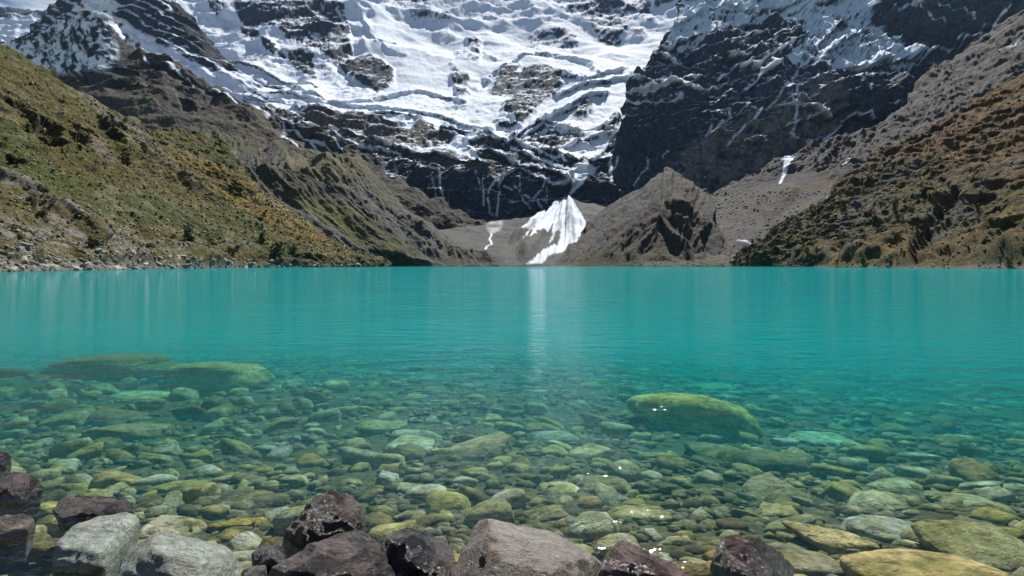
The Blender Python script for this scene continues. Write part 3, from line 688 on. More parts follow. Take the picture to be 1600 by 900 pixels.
def rs_color(px, py, P, N):
    x, y, z = P[..., 0], P[..., 1], P[..., 2]; jx, jy = jitter(px, py, P, 5, 30, 841); jx2, jy2 = jitter(px, py, P, 1.6, 12, 845)
    nn = fbm(x / 12, z / 8, y / 30, 6, .62, 861); st = cast(x, y, z, -.55, 60, 5, 862); st2 = cast(x, y, z, -.5, 140, 16, 864)
    C = np.zeros(px.shape + (3,)) + np.array([.175, .165, .155])
    C = mixc(C, (.20, .12, .045), polymask(jx, jy, [(1260,290),(1400,235),(1480,195),(1560,150),(1700,100),(1700,260),(1500,260),(1380,300),(1300,330)], 14) * sst(-.3, .15, st2 + .4 * nn))
    for pts in ([(1190,330),(1225,290),(1250,294),(1246,306),(1215,318)], [(1225,345),(1260,316),(1282,322),(1270,336)]):
        C = mixc(C, (.19, .13, .045), polymask(jx, jy, pts, 6) * .8)
    C = mixc(C, (.17, .16, .07), sst(392, 412, py + nn * 8) * sst(1190, 1150, px) * .75)
    C = mixc(C, (.14, .15, .165), stroke(jx, jy, [(1286,318),(1320,285),(1350,258)], 14) * .8)
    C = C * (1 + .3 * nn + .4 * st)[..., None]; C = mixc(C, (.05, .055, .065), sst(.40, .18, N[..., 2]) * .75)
    sn = polymask(jx2, jy2, [(1228,250),(1240,248),(1244,254),(1232,270),(1220,288),(1216,288),(1226,268),(1228,260),(1222,264)], 1)
    for pts, wd in (([(1278,322),(1292,310),(1304,304),(1322,290)], 1.8), ([(1318,268),(1328,262)], 1.4), ([(1200,395),(1170,378),(1152,376)], 1.2), ([(1560,84),(1580,80),(1600,74)], 2)):
        sn = np.maximum(sn, stroke(jx2, jy2, pts, wd) * sst(-.5, .1, nn))
    return C * (1 - sn[..., None]) + SNOW * sn[..., None], sn
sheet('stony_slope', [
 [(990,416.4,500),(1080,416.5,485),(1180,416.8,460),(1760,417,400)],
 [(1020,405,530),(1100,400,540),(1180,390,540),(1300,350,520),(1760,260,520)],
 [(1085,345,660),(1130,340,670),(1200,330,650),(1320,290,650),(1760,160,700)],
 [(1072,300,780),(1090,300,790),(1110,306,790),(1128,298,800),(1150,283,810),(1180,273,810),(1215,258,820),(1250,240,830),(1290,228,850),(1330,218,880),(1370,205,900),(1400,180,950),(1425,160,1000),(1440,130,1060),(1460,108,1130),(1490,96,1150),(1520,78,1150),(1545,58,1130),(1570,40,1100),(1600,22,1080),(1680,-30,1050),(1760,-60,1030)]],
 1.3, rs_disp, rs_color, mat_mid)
mat_near = terrain_mat("hillside_grass_and_rock", 0.9, .6)
def rh_disp(px, py, P, N):
    x, y, z = P[..., 0], P[..., 1], P[..., 2]
    a = cast(x, y, z, -.5, 60, 11, 901, 5, True); b = fbm(x / 22, z / 20, y / 30, 6, .58, 903, True)
    g = cast(x, y, z, -1.1, 60, 14, 911, 4, True)
    d = a * 3.4 + b * 2.6 + g * 1.6 + saw((z - .45 * x + 14 * fbm(x / 30, z / 30, y / 40, 4, .5, 907)) / 9, .66) * 1.7
    d = d - 4.5 * stroke(px, py, [(1500,320),(1462,360),(1446,395),(1436,408)], 14) - 3 * polymask(px, py, [(1520,330),(1560,318),(1570,340),(1530,345)], 6)
    return d * (1 - .95 * sst(408, 419, py))
def rh_color(px, py, P, N):
    x, y, z = P[..., 0], P[..., 1], P[..., 2]; jx, jy = jitter(px, py, P, 6, 18, 941)
    nn = fbm(x / 5, z / 3.5, y / 9, 6, .62, 961); st = cast(x, y, z, -.5, 22, 2.2, 962); st2 = cast(x, y, z, -.5, 50, 9, 964)
    big = fbm(x / 40, z / 30, y / 60, 4, .5, 967)
    C = np.zeros(px.shape + (3,)) + np.array([.17, .125, .022])
    up = sst(330, 250, py + big * 40 - (px - 1400) * .05)
    C = mixc(C, (.27, .125, .028), up * .85); C = mixc(C, (.28, .19, .04), sst(.0, .3, big + .4 * nn) * .55)
    C = mixc(C, (.075, .085, .025), sst(.0, .25, fbm(x / 9, z / 8, y / 14, 4, .6, 971)) * .75)
    C = mixc(C, (.15, .145, .145), sst(.12, .34, st2 + .35 * nn) * .5)
    C = mixc(C, (.17, .17, .18), polymask(jx, jy, [(1340,320),(1400,278),(1440,256),(1446,268),(1400,300),(1360,345),(1330,352)], 6) * .8 * sst(-.3, .1, st))
    C = mixc(C, (.14, .14, .14), polymask(jx, jy, [(1290,396),(1320,356),(1345,330),(1330,370),(1300,400)], 5) * .7)
    C = mixc(C, (.12, .12, .125), polymask(jx, jy, [(1470,350),(1500,330),(1530,345),(1520,380),(1470,392),(1448,398)], 7) * .7)
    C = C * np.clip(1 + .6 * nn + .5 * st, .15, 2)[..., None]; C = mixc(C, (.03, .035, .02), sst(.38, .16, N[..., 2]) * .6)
    C = mixc(C, (.28, .27, .25), sst(416.2, 419.5, py + nn) * .8)
    return C, np.zeros(px.shape)
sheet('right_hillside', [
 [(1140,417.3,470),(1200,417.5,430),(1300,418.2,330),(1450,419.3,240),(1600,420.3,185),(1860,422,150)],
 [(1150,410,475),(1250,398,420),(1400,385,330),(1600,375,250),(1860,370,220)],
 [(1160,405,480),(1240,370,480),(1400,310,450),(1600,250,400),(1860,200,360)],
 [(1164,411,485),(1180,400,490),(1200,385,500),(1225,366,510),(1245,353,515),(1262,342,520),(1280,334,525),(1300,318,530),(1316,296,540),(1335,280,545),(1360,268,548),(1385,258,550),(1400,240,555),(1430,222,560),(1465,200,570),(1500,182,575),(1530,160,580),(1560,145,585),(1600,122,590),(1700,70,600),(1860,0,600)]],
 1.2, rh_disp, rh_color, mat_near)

# --- left hillside
def lh_disp(px, py, P, N):
    x, y, z = P[..., 0], P[..., 1], P[..., 2]
    a = cast(x, y, z, .5, 34, 5, 1001, 5, True); b = fbm(x / 14, z / 12, y / 18, 6, .58, 1003, True)
    d = a * 1.5 + b * 1.1 + saw((z + .5 * x + 8 * fbm(x / 22, z / 20, y / 30, 4, .5, 1007)) / 5.2, .66) * .7
    # crags under the crest: deep shaded hollows
    hx, hy = jitter(px, py, P, 22, 9, 1015)
    for pts, g in (([(0,150),(30,165),(60,200),(95,232),(75,228),(40,205),(5,172)], 4), ([(62,190),(80,200),(104,226),(92,230),(70,215)], 3.5), ([(150,185),(172,190),(190,215),(186,228),(165,222),(152,205)], 4.5), ([(100,202),(125,212),(140,230),(120,232)], 3.5),
                   ([(180,236),(196,244),(200,260),(186,256)], 3), ([(0,250),(22,258),(28,272),(2,270)], 2.5), ([(30,320),(55,328),(72,345),(50,345)], 2), ([(352,292),(368,300),(378,312),(366,312)], 5), ([(320,262),(345,272),(356,284),(335,278)], 3), ([(56,342),(90,356),(105,368),(70,360)], 1.4)):
        d = d - polymask(hx, hy, pts, 5) * g * .8
    d = d + stroke(px, py, [(200,195),(232,240),(270,268),(300,292)], 12) * 1.4 + stroke(px, py, [(345,228),(372,272),(392,302)], 9) * 1.2
    d = d + stroke(px, py, [(0,288),(60,315),(110,345),(160,378)], 7) * 1.0
    return d * (1 - .9 * sst(408, 419, py + (300 - px) * .012))
def lh_color(px, py, P, N):
    x, y, z = P[..., 0], P[..., 1], P[..., 2]; jx, jy = jitter(px, py, P, 6, 9, 1041)
    s = y / 200.0
    nn = fbm(x / 2.5, z / 1.7, y / 4, 6, .62, 1061); st = cast(x, y, z, .52, 12, 1.1, 1062); st2 = cast(x, y, z, .5, 30, 4, 1064)
    big = fbm(x / 25, z / 18, y / 40, 4, .5, 1067)
    C = np.zeros(px.shape + (3,)) + np.array([.175, .145, .018])
    C = mixc(C, (.10, .15, .014), sst(-.15, .25, big) * .75)
    C = mixc(C, (.42, .25, .02), polymask(jx, jy, [(250,235),(345,262),(420,310),(480,345),(560,405),(480,400),(400,345),(320,300),(262,262)], 12) * sst(-.35, .15, nn + big) * .85)
    C = mixc(C, (.42, .31, .05), polymask(jx, jy, [(392,296),(430,318),(470,345),(505,368),(480,366),(440,342),(400,318)], 3) * .85)
    C = mixc(C, (.20, .14, .035), polymask(jx, jy, [(0,100),(120,160),(180,240),(90,240),(0,170)], 12) * sst(-.2, .2, nn + big) * .7)
    rocky = sst(.06, .3, st + .45 * nn + .35 * st2)
    lowleft = sst(300, 400, py) * sst(420, 60, px)
    rk = np.clip(rocky * .3 + lowleft * sst(-.25, .25, st + nn * .4) * .7, 0, 1)
    rk = np.maximum(rk, polymask(jx, jy, [(100,134),(160,160),(215,205),(300,295),(262,272),(200,225),(120,160)], 6) * sst(-.25, .2, st + nn) * .8)
    rk = np.maximum(rk, stroke(jx, jy, [(352,235),(372,272),(400,306),(430,330)], 5) * .8 * sst(-.4, .1, nn))
    rk = np.maximum(rk, stroke(jx, jy, [(0,292),(40,308),(80,328),(120,350),(165,380)], 8) * sst(-.4, .1, st) * .9)
    rk = np.maximum(rk, polymask(jx, jy, [(130,224),(155,232),(180,262),(150,250)], 5) * .7)
    C = mixc(C, (.33, .305, .27), rk)
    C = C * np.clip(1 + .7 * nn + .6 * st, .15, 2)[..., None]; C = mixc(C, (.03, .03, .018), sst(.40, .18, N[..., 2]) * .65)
    C = mixc(C, (.34, .33, .30), sst(0, 5, py + nn * 2 - (411.5 - (px < 600) * 0)) * sst(600, 420, px) * .85)
    return C, np.zeros(px.shape)
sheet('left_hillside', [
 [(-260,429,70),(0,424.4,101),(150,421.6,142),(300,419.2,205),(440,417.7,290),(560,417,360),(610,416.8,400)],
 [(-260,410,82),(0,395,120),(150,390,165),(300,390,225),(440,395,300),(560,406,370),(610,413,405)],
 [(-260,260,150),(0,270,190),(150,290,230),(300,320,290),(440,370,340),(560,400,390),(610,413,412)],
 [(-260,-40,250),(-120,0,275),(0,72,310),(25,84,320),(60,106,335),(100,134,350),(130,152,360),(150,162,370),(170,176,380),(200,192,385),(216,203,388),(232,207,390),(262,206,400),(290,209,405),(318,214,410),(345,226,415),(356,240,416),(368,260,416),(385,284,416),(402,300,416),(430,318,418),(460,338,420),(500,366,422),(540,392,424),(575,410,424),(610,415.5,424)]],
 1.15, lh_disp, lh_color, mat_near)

# ------------------------------------------------------------------ lake bed
def bed_z(x, y):
    """depth of the bed (as it appears through the surface): shelving away from the near shore"""
    yy = y - 0.10 * x * (x > 0) * np.clip(1 - y / 30, 0, 1)
    left = np.clip((-x - 1.0) / 3.0, 0, 1) * np.clip((4 - y) / 2, 0, 1)
    z = np.interp(yy, [-3, 1.0, 1.8, 2.6, 3.3, 4.3, 6.6, 9, 13, 20, 30, 45, 80, 125],
                  [.9, .06, -.14, -.26, -.40, -.62, -1.02, -1.32, -1.74, -2.6, -3.8, -5.5, -9.2, -13.8])
    z = z - np.clip(x, 0, 12) * .035 * np.clip(yy / 6, 0, 1.5)
    z = z + np.clip(-x, 0, 14) * .03 * np.clip(y / 8, 0, 1.2) * np.clip((18 - y) / 6, 0, 1)
    z = z + left * .05
    return z + fbm(x / 2.2, y / 2.2, None, 3, .5, 1100) * .08 * np.clip(y / 3, .2, 3)
def stone_mat(name, wet=0.35):
    s = NT(name); oi = s.n('ShaderNodeObjectInfo'); tcn = s.n('ShaderNodeTexCoord'); at = s.n('ShaderNodeAttribute', attribute_name='tint')
    geo = s.n('ShaderNodeNewGeometry')
    rnd = s.n('ShaderNodeMath', operation='ADD'); s.l(oi.outputs['Random'], rnd.inputs[0]); s.l(at.outputs['Fac'], rnd.inputs[1])
    fr = s.n('ShaderNodeMath', operation='FRACT'); s.l(rnd.outputs[0], fr.inputs[0])
    cr = s.n('ShaderNodeValToRGB'); e = cr.color_ramp; e.interpolation = 'CONSTANT' if False else 'LINEAR'
    pts = [(0, (.18, .15, .07)), (.15, (.52, .46, .22)), (.3, (.42, .37, .14)), (.45, (.50, .47, .30)), (.6, (.42, .33, .16)), (.75, (.56, .53, .38)), (.88, (.14, .12, .07)), (1, (.30, .28, .17))]
    e.elements[0].position, e.elements[0].color = 0, (*pts[0][1], 1); e.elements[1].position, e.elements[1].color = 1, (*pts[-1][1], 1)
    for p, c in pts[1:-1]:
        q = e.elements.new(p); q.color = (*c, 1)
    s.l(fr.outputs[0], cr.inputs[0])
    n1 = s.n('ShaderNodeTexNoise', Scale=14.0, Detail=8.0, Roughness=0.7); n2 = s.n('ShaderNodeTexNoise', Scale=60.0, Detail=4.0, Roughness=0.6)
    n3 = s.n('ShaderNodeTexNoise', Scale=4.0, Detail=5.0, Roughness=0.6)
    for n in (n1, n2, n3): s.l(geo.outputs['Position'], n.inputs['Vector'])
    al = s.n('ShaderNodeMapRange'); al.inputs[1].default_value = .42; al.inputs[2].default_value = .66
    s.l(n3.outputs['Fac'], al.inputs[0])
    m1 = s.n('ShaderNodeMix', data_type='RGBA'); s.l(al.outputs[0], m1.inputs[0]); s.l(cr.outputs[0], m1.inputs[6]); m1.inputs[7].default_value = (.30, .27, .07, 1)
    sp = s.n('ShaderNodeMapRange'); sp.inputs[1].default_value = .3; sp.inputs[2].default_value = .7; sp.inputs[3].default_value = .22; sp.inputs[4].default_value = 1.35
    s.l(n1.outputs['Fac'], sp.inputs[0])
    vm = s.n('ShaderNodeVectorMath', operation='SCALE'); s.l(m1.outputs[2], vm.inputs[0]); s.l(sp.outputs[0], vm.inputs['Scale'])
    ad = s.n('ShaderNodeMath', operation='ADD'); s.l(n1.outputs['Fac'], ad.inputs[0]); s.l(n2.outputs['Fac'], ad.inputs[1])
    bp = s.n('ShaderNodeBump', Distance=.02, Strength=.7); s.l(ad.outputs[0], bp.inputs['Height'])
    b = s.n('ShaderNodeBsdfPrincipled', Roughness=.8); b.inputs['Specular IOR Level'].default_value = .1
    s.l(vm.outputs[0], b.inputs['Base Color']); s.l(bp.outputs[0], b.inputs['Normal']); s.l(b.outputs[0], s.out.inputs[0])
    return s.m
mat_bed = stone_mat("algae_covered_lake_stone")
mat_floor = mat_bed.copy(); mat_floor.name = 'silt_with_gap_shade'  # silt colour darkened to stand for shade in the gaps
for n_ in mat_floor.node_tree.nodes:
    if n_.type == 'VALTORGB':
        for e_ in n_.color_ramp.elements: e_.color = (.11, .10, .055, 1)
    if n_.type == 'MIX' and n_.data_type == 'RGBA': n_.inputs[7].default_value = (.14, .13, .05, 1)
# bed sheet: fan shaped grid, fine near the shore
rr = np.concatenate([np.linspace(-3, 1.2, 12), 1.2 * (1.022 ** np.arange(1, 230))]); aa = np.tan(np.linspace(-1.02, 1.02, 330))
RY, AA = np.meshgrid(rr, aa, indexing='ij'); BX = AA * (np.abs(RY) + 3.0) * .95; BY = RY
BZ = bed_z(BX, BY); BZ += fbm(BX * 3, BY * 3, None, 5, .6, 1110) * .04 * np.clip(BY / 3, .4, 4)
bi = np.arange(BX.size).reshape(BX.shape)
bf = np.stack([bi[:-1, :-1], bi[:-1, 1:], bi[1:, 1:], bi[1:, :-1]], -1).reshape(-1, 4)
bed = link('lake_bed', mesh_np('lake_bed', np.stack([BX, BY, BZ], -1).reshape(-1, 3), bf, mat_floor, True, {'tint': np.full(BX.size, .3)}))
tag(bed, kind='structure')
g0 = link('ground', mesh_np('ground', [(-9000, -9000, -16), (9000, -9000, -16), (9000, 9000, -16), (-9000, 9000, -16)], [(0, 1, 2, 3)], mat_bed, False)); tag(g0, kind='structure')

# ------------------------------------------------------------------ water
def water_material():
    s = NT("glacial_lake_water"); geo = s.n('ShaderNodeNewGeometry')
    def noise(sx, sy, det, ro=.55, dist=0.0):
        mp = s.n('ShaderNodeMapping'); mp.inputs['Scale'].default_value = (sx, sy, 1); s.l(geo.outputs['Position'], mp.inputs[0])
        n = s.n('ShaderNodeTexNoise', Scale=1.0, Detail=det, Roughness=ro, Distortion=dist); s.l(mp.outputs[0], n.inputs['Vector']); return n
    a = noise(1.1, 3.0, 4, .55, .5); b = noise(5.0, 10, 3, .55, .6); c = noise(.25, .6, 2)
    m1 = s.n('ShaderNodeMath', operation='MULTIPLY_ADD'); m1.inputs[1].default_value = .28; s.l(b.outputs['Fac'], m1.inputs[0]); s.l(a.outputs['Fac'], m1.inputs[2])
    # patches of breeze: the ripples are stronger in some places than in others
    st = s.n('ShaderNodeMapRange'); st.inputs[1].default_value = .45; st.inputs[2].default_value = .72; st.inputs[3].default_value = .5; st.inputs[4].default_value = 1.0
    s.l(c.outputs['Fac'], st.inputs[0])
    bp = s.n('ShaderNodeBump', Distance=.060); s.l(m1.outputs[0], bp.inputs['Height']); s.l(st.outputs[0], bp.inputs['Strength'])
    fr = s.n('ShaderNodeFresnel', IOR=1.33); s.l(bp.outputs[0], fr.inputs['Normal'])
    gl = s.n('ShaderNodeBsdfGlossy', Roughness=.03); s.l(bp.outputs[0], gl.inputs['Normal'])
    # caustic net painted into the transparency colour: bright lines around dimmer cells
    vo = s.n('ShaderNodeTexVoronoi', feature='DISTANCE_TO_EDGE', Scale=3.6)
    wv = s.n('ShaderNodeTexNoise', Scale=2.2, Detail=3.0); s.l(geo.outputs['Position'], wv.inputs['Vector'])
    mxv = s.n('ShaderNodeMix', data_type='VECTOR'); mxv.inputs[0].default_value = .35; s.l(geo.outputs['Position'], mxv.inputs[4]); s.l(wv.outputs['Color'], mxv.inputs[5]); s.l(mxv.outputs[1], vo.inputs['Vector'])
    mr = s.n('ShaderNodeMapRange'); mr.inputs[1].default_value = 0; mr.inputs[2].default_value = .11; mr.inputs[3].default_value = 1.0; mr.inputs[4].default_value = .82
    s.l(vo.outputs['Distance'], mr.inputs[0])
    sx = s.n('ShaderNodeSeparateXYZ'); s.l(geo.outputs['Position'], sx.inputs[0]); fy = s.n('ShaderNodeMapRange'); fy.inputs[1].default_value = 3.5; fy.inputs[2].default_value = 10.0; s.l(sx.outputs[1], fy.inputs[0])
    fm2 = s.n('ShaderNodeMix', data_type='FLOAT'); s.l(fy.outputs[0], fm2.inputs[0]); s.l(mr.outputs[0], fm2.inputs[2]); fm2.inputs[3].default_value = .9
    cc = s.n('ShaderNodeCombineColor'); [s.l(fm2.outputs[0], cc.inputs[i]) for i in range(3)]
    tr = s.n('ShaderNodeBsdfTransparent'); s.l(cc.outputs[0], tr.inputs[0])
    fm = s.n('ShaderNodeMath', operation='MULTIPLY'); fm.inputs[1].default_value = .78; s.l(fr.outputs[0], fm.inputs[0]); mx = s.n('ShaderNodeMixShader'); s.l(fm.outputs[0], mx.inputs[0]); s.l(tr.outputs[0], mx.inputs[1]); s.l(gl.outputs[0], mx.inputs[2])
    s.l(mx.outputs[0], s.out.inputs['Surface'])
    ab = s.n('ShaderNodeVolumeAbsorption', Density=1.0); sc = s.n('ShaderNodeVolumeScatter', Density=1.0); ad = s.n('ShaderNodeAddShader')
    # absorption coefficient = density * (1 - colour)
    ab.inputs['Color'].default_value = (1 - .19, 1 - .0115, 1 - .0108, 1)
    sc.inputs['Color'].default_value = (.0002, .036, .045, 1); sc.inputs['Anisotropy'].default_value = 0.0
    s.l(ab.outputs[0], ad.inputs[0]); s.l(sc.outputs[0], ad.inputs[1]); s.l(ad.outputs[0], s.out.inputs['Volume'])
    return s.m
x0, x1, y0, y1, zt, zb = -1500, 1500, -8, 1150, 0.0, -15.2
wv = [(x0,y0,zb),(x1,y0,zb),(x1,y1,zb),(x0,y1,zb),(x0,y0,zt),(x1,y0,zt),(x1,y1,zt),(x0,y1,zt)]
wf = [(0,3,2,1),(4,5,6,7),(0,1,5,4),(1,2,6,5),(2,3,7,6),(3,0,4,7)]
water = link('lake_water', mesh_np('lake_water', wv, wf, water_material(), False)); tag(water, kind='structure')

# ------------------------------------------------------------------ stones on the bed
def ico(sub):
    bm = bmesh.new(); bmesh.ops.create_icosphere(bm, subdivisions=sub, radius=1)
    V = np.array([v.co[:] for v in bm.verts]); Fc = np.array([[v.index for v in f.verts] for f in bm.faces]); bm.free(); return V, Fc
ICO = {k: ico(k) for k in (1, 2, 3, 4, 5, 6)}
def cobble(seed, sub, flat=.55, planes=6, p=7, rough=.07):
    V, Fc = ICO[sub]; r = np.random.default_rng(seed)
    n = r.normal(size=(planes + 6, 3)); n[:6] = [(1,0,0),(-1,0,0),(0,1,0),(0,-1,0),(0,0,1),(0,0,-1)]; n += r.normal(size=n.shape) * .18
    n /= np.linalg.norm(n, axis=1, keepdims=True); d = r.uniform(.72, 1.05, len(n))
    q = np.maximum(V @ n.T / d, 0); rad = (q ** p).sum(1) ** (-1.0 / p)
    W = V * rad[:, None]; W *= (1 + rough * fbm(V[:, 0] * 1.6 + seed, V[:, 1] * 1.6, V[:, 2] * 1.6, 4, .55, seed))[:, None]
    W *= np.array([1, r.uniform(.6, .95), flat * r.uniform(.75, 1.25)]); return W, Fc
PROTO = [mesh_np('cobble', *cobble(2000 + i, 3, .5, 5, 6 + (i % 4) * 3), mat_bed) for i in range(14)]
def bed_hit(px, py, dz=0.0):
    Y = np.linspace(1.5, 120, 9000); P = unproj(np.full(Y.shape, px), np.full(Y.shape, py), Y)
    k = np.argmax(P[:, 2] < bed_z(P[:, 0], P[:, 1]) + dz); return P[k]
placed = []
def put_stone(name, me, P, rad, rot, tilt, label, group=None, cat='stone', scl=(1, 1, 1)):
    o = link(name, me); o.location = P; o.rotation_euler = (tilt[0], tilt[1], rot); o.scale = (rad * scl[0], rad * scl[1], rad * scl[2])
    tag(o, label, cat, group); return o
# stones one can single out: (px, py of the middle, width in px, flattening, label)
big_stones = [
 (1092,654,216,1.0,'largest boulder under the water, yellow-green and rounded, right of the middle', (.42,.36,.09)),
 (182,562,140,.38,'broad dark-sided boulder under water, far left, nearest the left shore', (.20,.15,.07)),
 (352,573,146,.38,'broad pale-topped boulder under water, beside the dark-sided one, far left', (.26,.24,.10)),
 (234,618,112,.45,'flat pale green slab under water below the two far left boulders', (.26,.27,.15)),
 (182,648,108,.4,'dark flat slab in shallow water between two paler ones at the left', (.09,.08,.05)),
 (205,676,122,.55,'brown sloping boulder under water at the left, below the dark slab', (.20,.17,.09)),
 (100,656,84,.4,'low olive slab under water near the left edge', (.20,.19,.10)),
 (590,668,82,.5,'speckled low boulder under water left of the rounded grey one', (.24,.23,.13)),
 (645,700,84,.62,'rounded grey-green boulder under water left of the square brown block', (.27,.29,.20)),
 (757,705,116,.72,'square brown block with a shaded front under water at the middle', (.27,.22,.12)),
 (868,684,86,.5,'angular grey slab under water right of the square brown block', (.20,.22,.17)),
 (1022,714,82,.62,'dark-edged yellowish boulder under water below the largest boulder', (.20,.19,.08)),
 (1115,708,110,.55,'dark mossy boulder under water between two others below the largest', (.10,.10,.05)),
 (1190,728,140,.6,'long dark mossy boulder under water right below the largest boulder', (.09,.085,.04)),
 (955,757,88,.7,'rounded brown boulder under water above the oval flat-topped one', (.15,.13,.08)),
 (995,805,104,.62,'oval flat-topped olive boulder in shallow water right of the middle', (.26,.24,.12)),
 (860,808,82,.75,'squat brown boulder under water behind the big pointed shore rock', (.17,.15,.09)),
 (1205,772,118,.55,'long low boulder under water with a shaded front, right of the middle', (.20,.18,.11)),
 (1374,788,112,.62,'pale rounded boulder with light ripples under water at the right', (.36,.36,.22)),
 (1275,684,104,.35,'thin pale green slab under water right of the largest boulder', (.30,.35,.24)),
 (1310,850,134,.62,'brown-topped boulder with a dark blue shaded front, lower right', (.30,.24,.12)),
 (1385,826,130,.5,'grey boulder with a rippled top under water at the right', (.24,.25,.20)),
 (1545,858,180,.62,'large olive-topped boulder under water at the lower right edge', (.22,.22,.11)),
 (1440,896,220,.3,'wide yellow-brown slab under water at the lower right corner', (.33,.25,.12)),
 (1262,884,120,.5,'grey-olive stone under water between the dark shore rock and the wide slab', (.20,.18,.12)),
 (1400,758,88,.5,'greenish flat stone at the right, above the pale rounded boulder', (.26,.27,.17)),
 (1500,780,90,.5,'mid-sized olive stone under water near the right edge', (.22,.22,.12)),
 (1575,762,60,.5,'flat stone under water touching the right edge', (.24,.25,.15)),
 (1440,716,60,.55,'round pale stone under water at the right, far from the shore', (.30,.31,.20)),
 (285,762,90,.5,'yellow-olive slab in shallow water left of the brown shore rocks', (.30,.28,.12)),
 (240,718,70,.6,'small brown stone under water left, above the yellow-olive slab', (.20,.18,.10)),
 (380,780,120,.4,'dark flat stone under water left of the reddish-brown shore rock', (.09,.08,.06)),
 (640,762,78,.6,'lumpy olive stone under water below the rounded grey-green boulder', (.26,.25,.15)),
 (640,806,56,.7,'round brown stone under water right beside the reddish-brown shore rock', (.18,.14,.10)),
 (880,764,80,.55,'flat yellowish stone under water below the square brown block', (.32,.29,.15)),
 (1108,602,84,.3,'thin pale slab under water behind the largest boulder', (.30,.33,.20)),
 (1285,598,100,.3,'dark low slab under water far out at the right', (.10,.12,.10)),
 (950,537,84,.25,'faint flat slab under deep water beyond the stones', (.22,.24,.15)),
 (740,740,52,.7,'small round stone just below the square brown block', (.24,.21,.12)),
 (272,826,110,.3,'flat pinkish-brown slab awash behind the pale grey shore rock', (.33,.27,.20)),
]
def tinted(name, rgb, base=.02):
    m = mat_bed.copy(); m.name = name
    for n in m.node_tree.nodes:
        if n.type == 'VALTORGB':
            for e in n.color_ramp.elements:
                k = .85 + .3 * e.position; e.color = (rgb[0] * k, rgb[1] * k, rgb[2] * k, 1)
    return m
BIGXY = []
for i, (px, py, wd, fl, lab, rgb) in enumerate(big_stones):
    P = bed_hit(px, py + wd * .06); deep = 0
    if py < 610 and px < 800:
        zt_ = (-1.0 if px < 800 else -1.45) if py > 560 or px < 800 else -2.3; d0, d1 = unproj(px, py + wd * .06, 1.0), unproj(px, py + wd * .06, 2.0)
        Yq = 1 + (zt_ - d0[2]) / (d1[2] - d0[2]); P = unproj(px, py + wd * .06, Yq)
        deep = P[2] - float(bed_z(P[0:1], P[1:2])[0])
    R = wd / F * P[1] * .5
    V, Fc = cobble(3000 + i, 5, fl * .52, 4 + i % 4, 4 if py < 610 else 5 + (i * 5) % 7, .10)
    V = V / np.abs(V[:, :2]).max(0).repeat(1).max(); V[:, 0] /= np.abs(V[:, 0]).max(); V *= R
    if deep > 0:
        q_ = np.clip(-V[:, 2] / (R * .25), 0, 1); V[:, :2] *= (1 + .45 * q_)[:, None]; V[:, 2] = np.where(V[:, 2] < 0, V[:, 2] * (1 + deep / (R * .25)), V[:, 2])
        V += fbm(V[:, 0] * 2 / R + i, V[:, 1] * 2 / R, V[:, 2] * 2 / R, 3, .5, 60 + i)[:, None] * R * .10 * np.array([1, 1, .35])
    V *= (1 + .02 * fbm(V[:, 0] * 9 / R + i, V[:, 1] * 9 / R, V[:, 2] * 9 / R, 4, .6, i, True))[:, None]
    me = mesh_np('boulder', V, Fc, tinted('boulder_surface', tuple(min(.70, c * 1.9) for c in rgb)))
    o = link('boulder', me); o.location = (P[0], P[1], min(P[2] + R * fl * .12, -.07 - V[:, 2].max())); o.rotation_euler = (random.uniform(-.08, .08), random.uniform(-.08, .08), random.uniform(-.25, .25))
    tag(o, lab, 'boulder' if wd > 80 else 'stone'); BIGXY.append((P[0], P[1], R))
# the cobbles between them
cand = []
def scatter(n, y0, y1, r0, r1, tries, keep, seed, gapf=.78):
    r = np.random.default_rng(seed); cell = {}; outp = []
    for _ in range(tries):
        y = y0 * (y1 / y0) ** r.random(); x = (r.random() * 2 - 1) * (y * .97 + 1.2); R = (r0 * (r1 / r0) ** (r.random() ** 1.6)) * (1 + .045 * y)
        ok = True; cs = .6; cx_, cy_ = int(x // cs), int(y // cs)
        for i in range(cx_ - 2, cx_ + 3):
            for j in range(cy_ - 2, cy_ + 3):
                for (a, b, c) in cell.get((i, j), ()):
                    if (a - x) ** 2 + (b - y) ** 2 < (gapf * (R + c)) ** 2: ok = False; break
                if not ok: break
            if not ok: break
        if ok:
            for (a, b, c) in keep:
                if (a - x) ** 2 + ((b - y) * 1.3) ** 2 < (R * .8 + c) ** 2: ok = False; break
        if ok: cell.setdefault((cx_, cy_), []).append((x, y, R)); outp.append((x, y, R))
        if len(outp) >= n: break
    return outp
mid = scatter(2600, 1.9, 60, .06, .21, 30000, BIGXY, 11)
mid.sort(key=lambda s: -s[2] / s[1])
zones = {}
ind, rest = mid[:255], mid[255:]
TONES = [('yellowish', (.60, .52, .25)), ('dark-brown', (.13, .10, .055)), ('olive', (.40, .37, .12)), ('grey-green', (.40, .43, .29)), ('ochre-brown', (.45, .31, .13)), ('light-grey', (.60, .58, .46))]
TMAT = [tinted('cobble_' + n_.replace(' ', '_').replace('-', '_'), c_) for n_, c_ in TONES]
def uniq(items):
    """items: (object, px, label, category, group); labels shared by two or three things are told apart by their order from the left"""
    d = {}
    for it in items: d.setdefault(it[2], []).append(it)
    for lab, L in d.items():
        L.sort(key=lambda t: t[1])
        words = {1: [''], 2: [', left of two', ', right of two'], 3: [', leftmost of three', ', middle of three', ', rightmost of three'],
                 4: [', leftmost of four', ', second from left', ', third from left', ', rightmost of four']}.get(len(L), [''] * len(L))
        for (o_, _, l_, c_, g_), w_ in zip(L, words): tag(o_, l_ + w_, c_, g_)
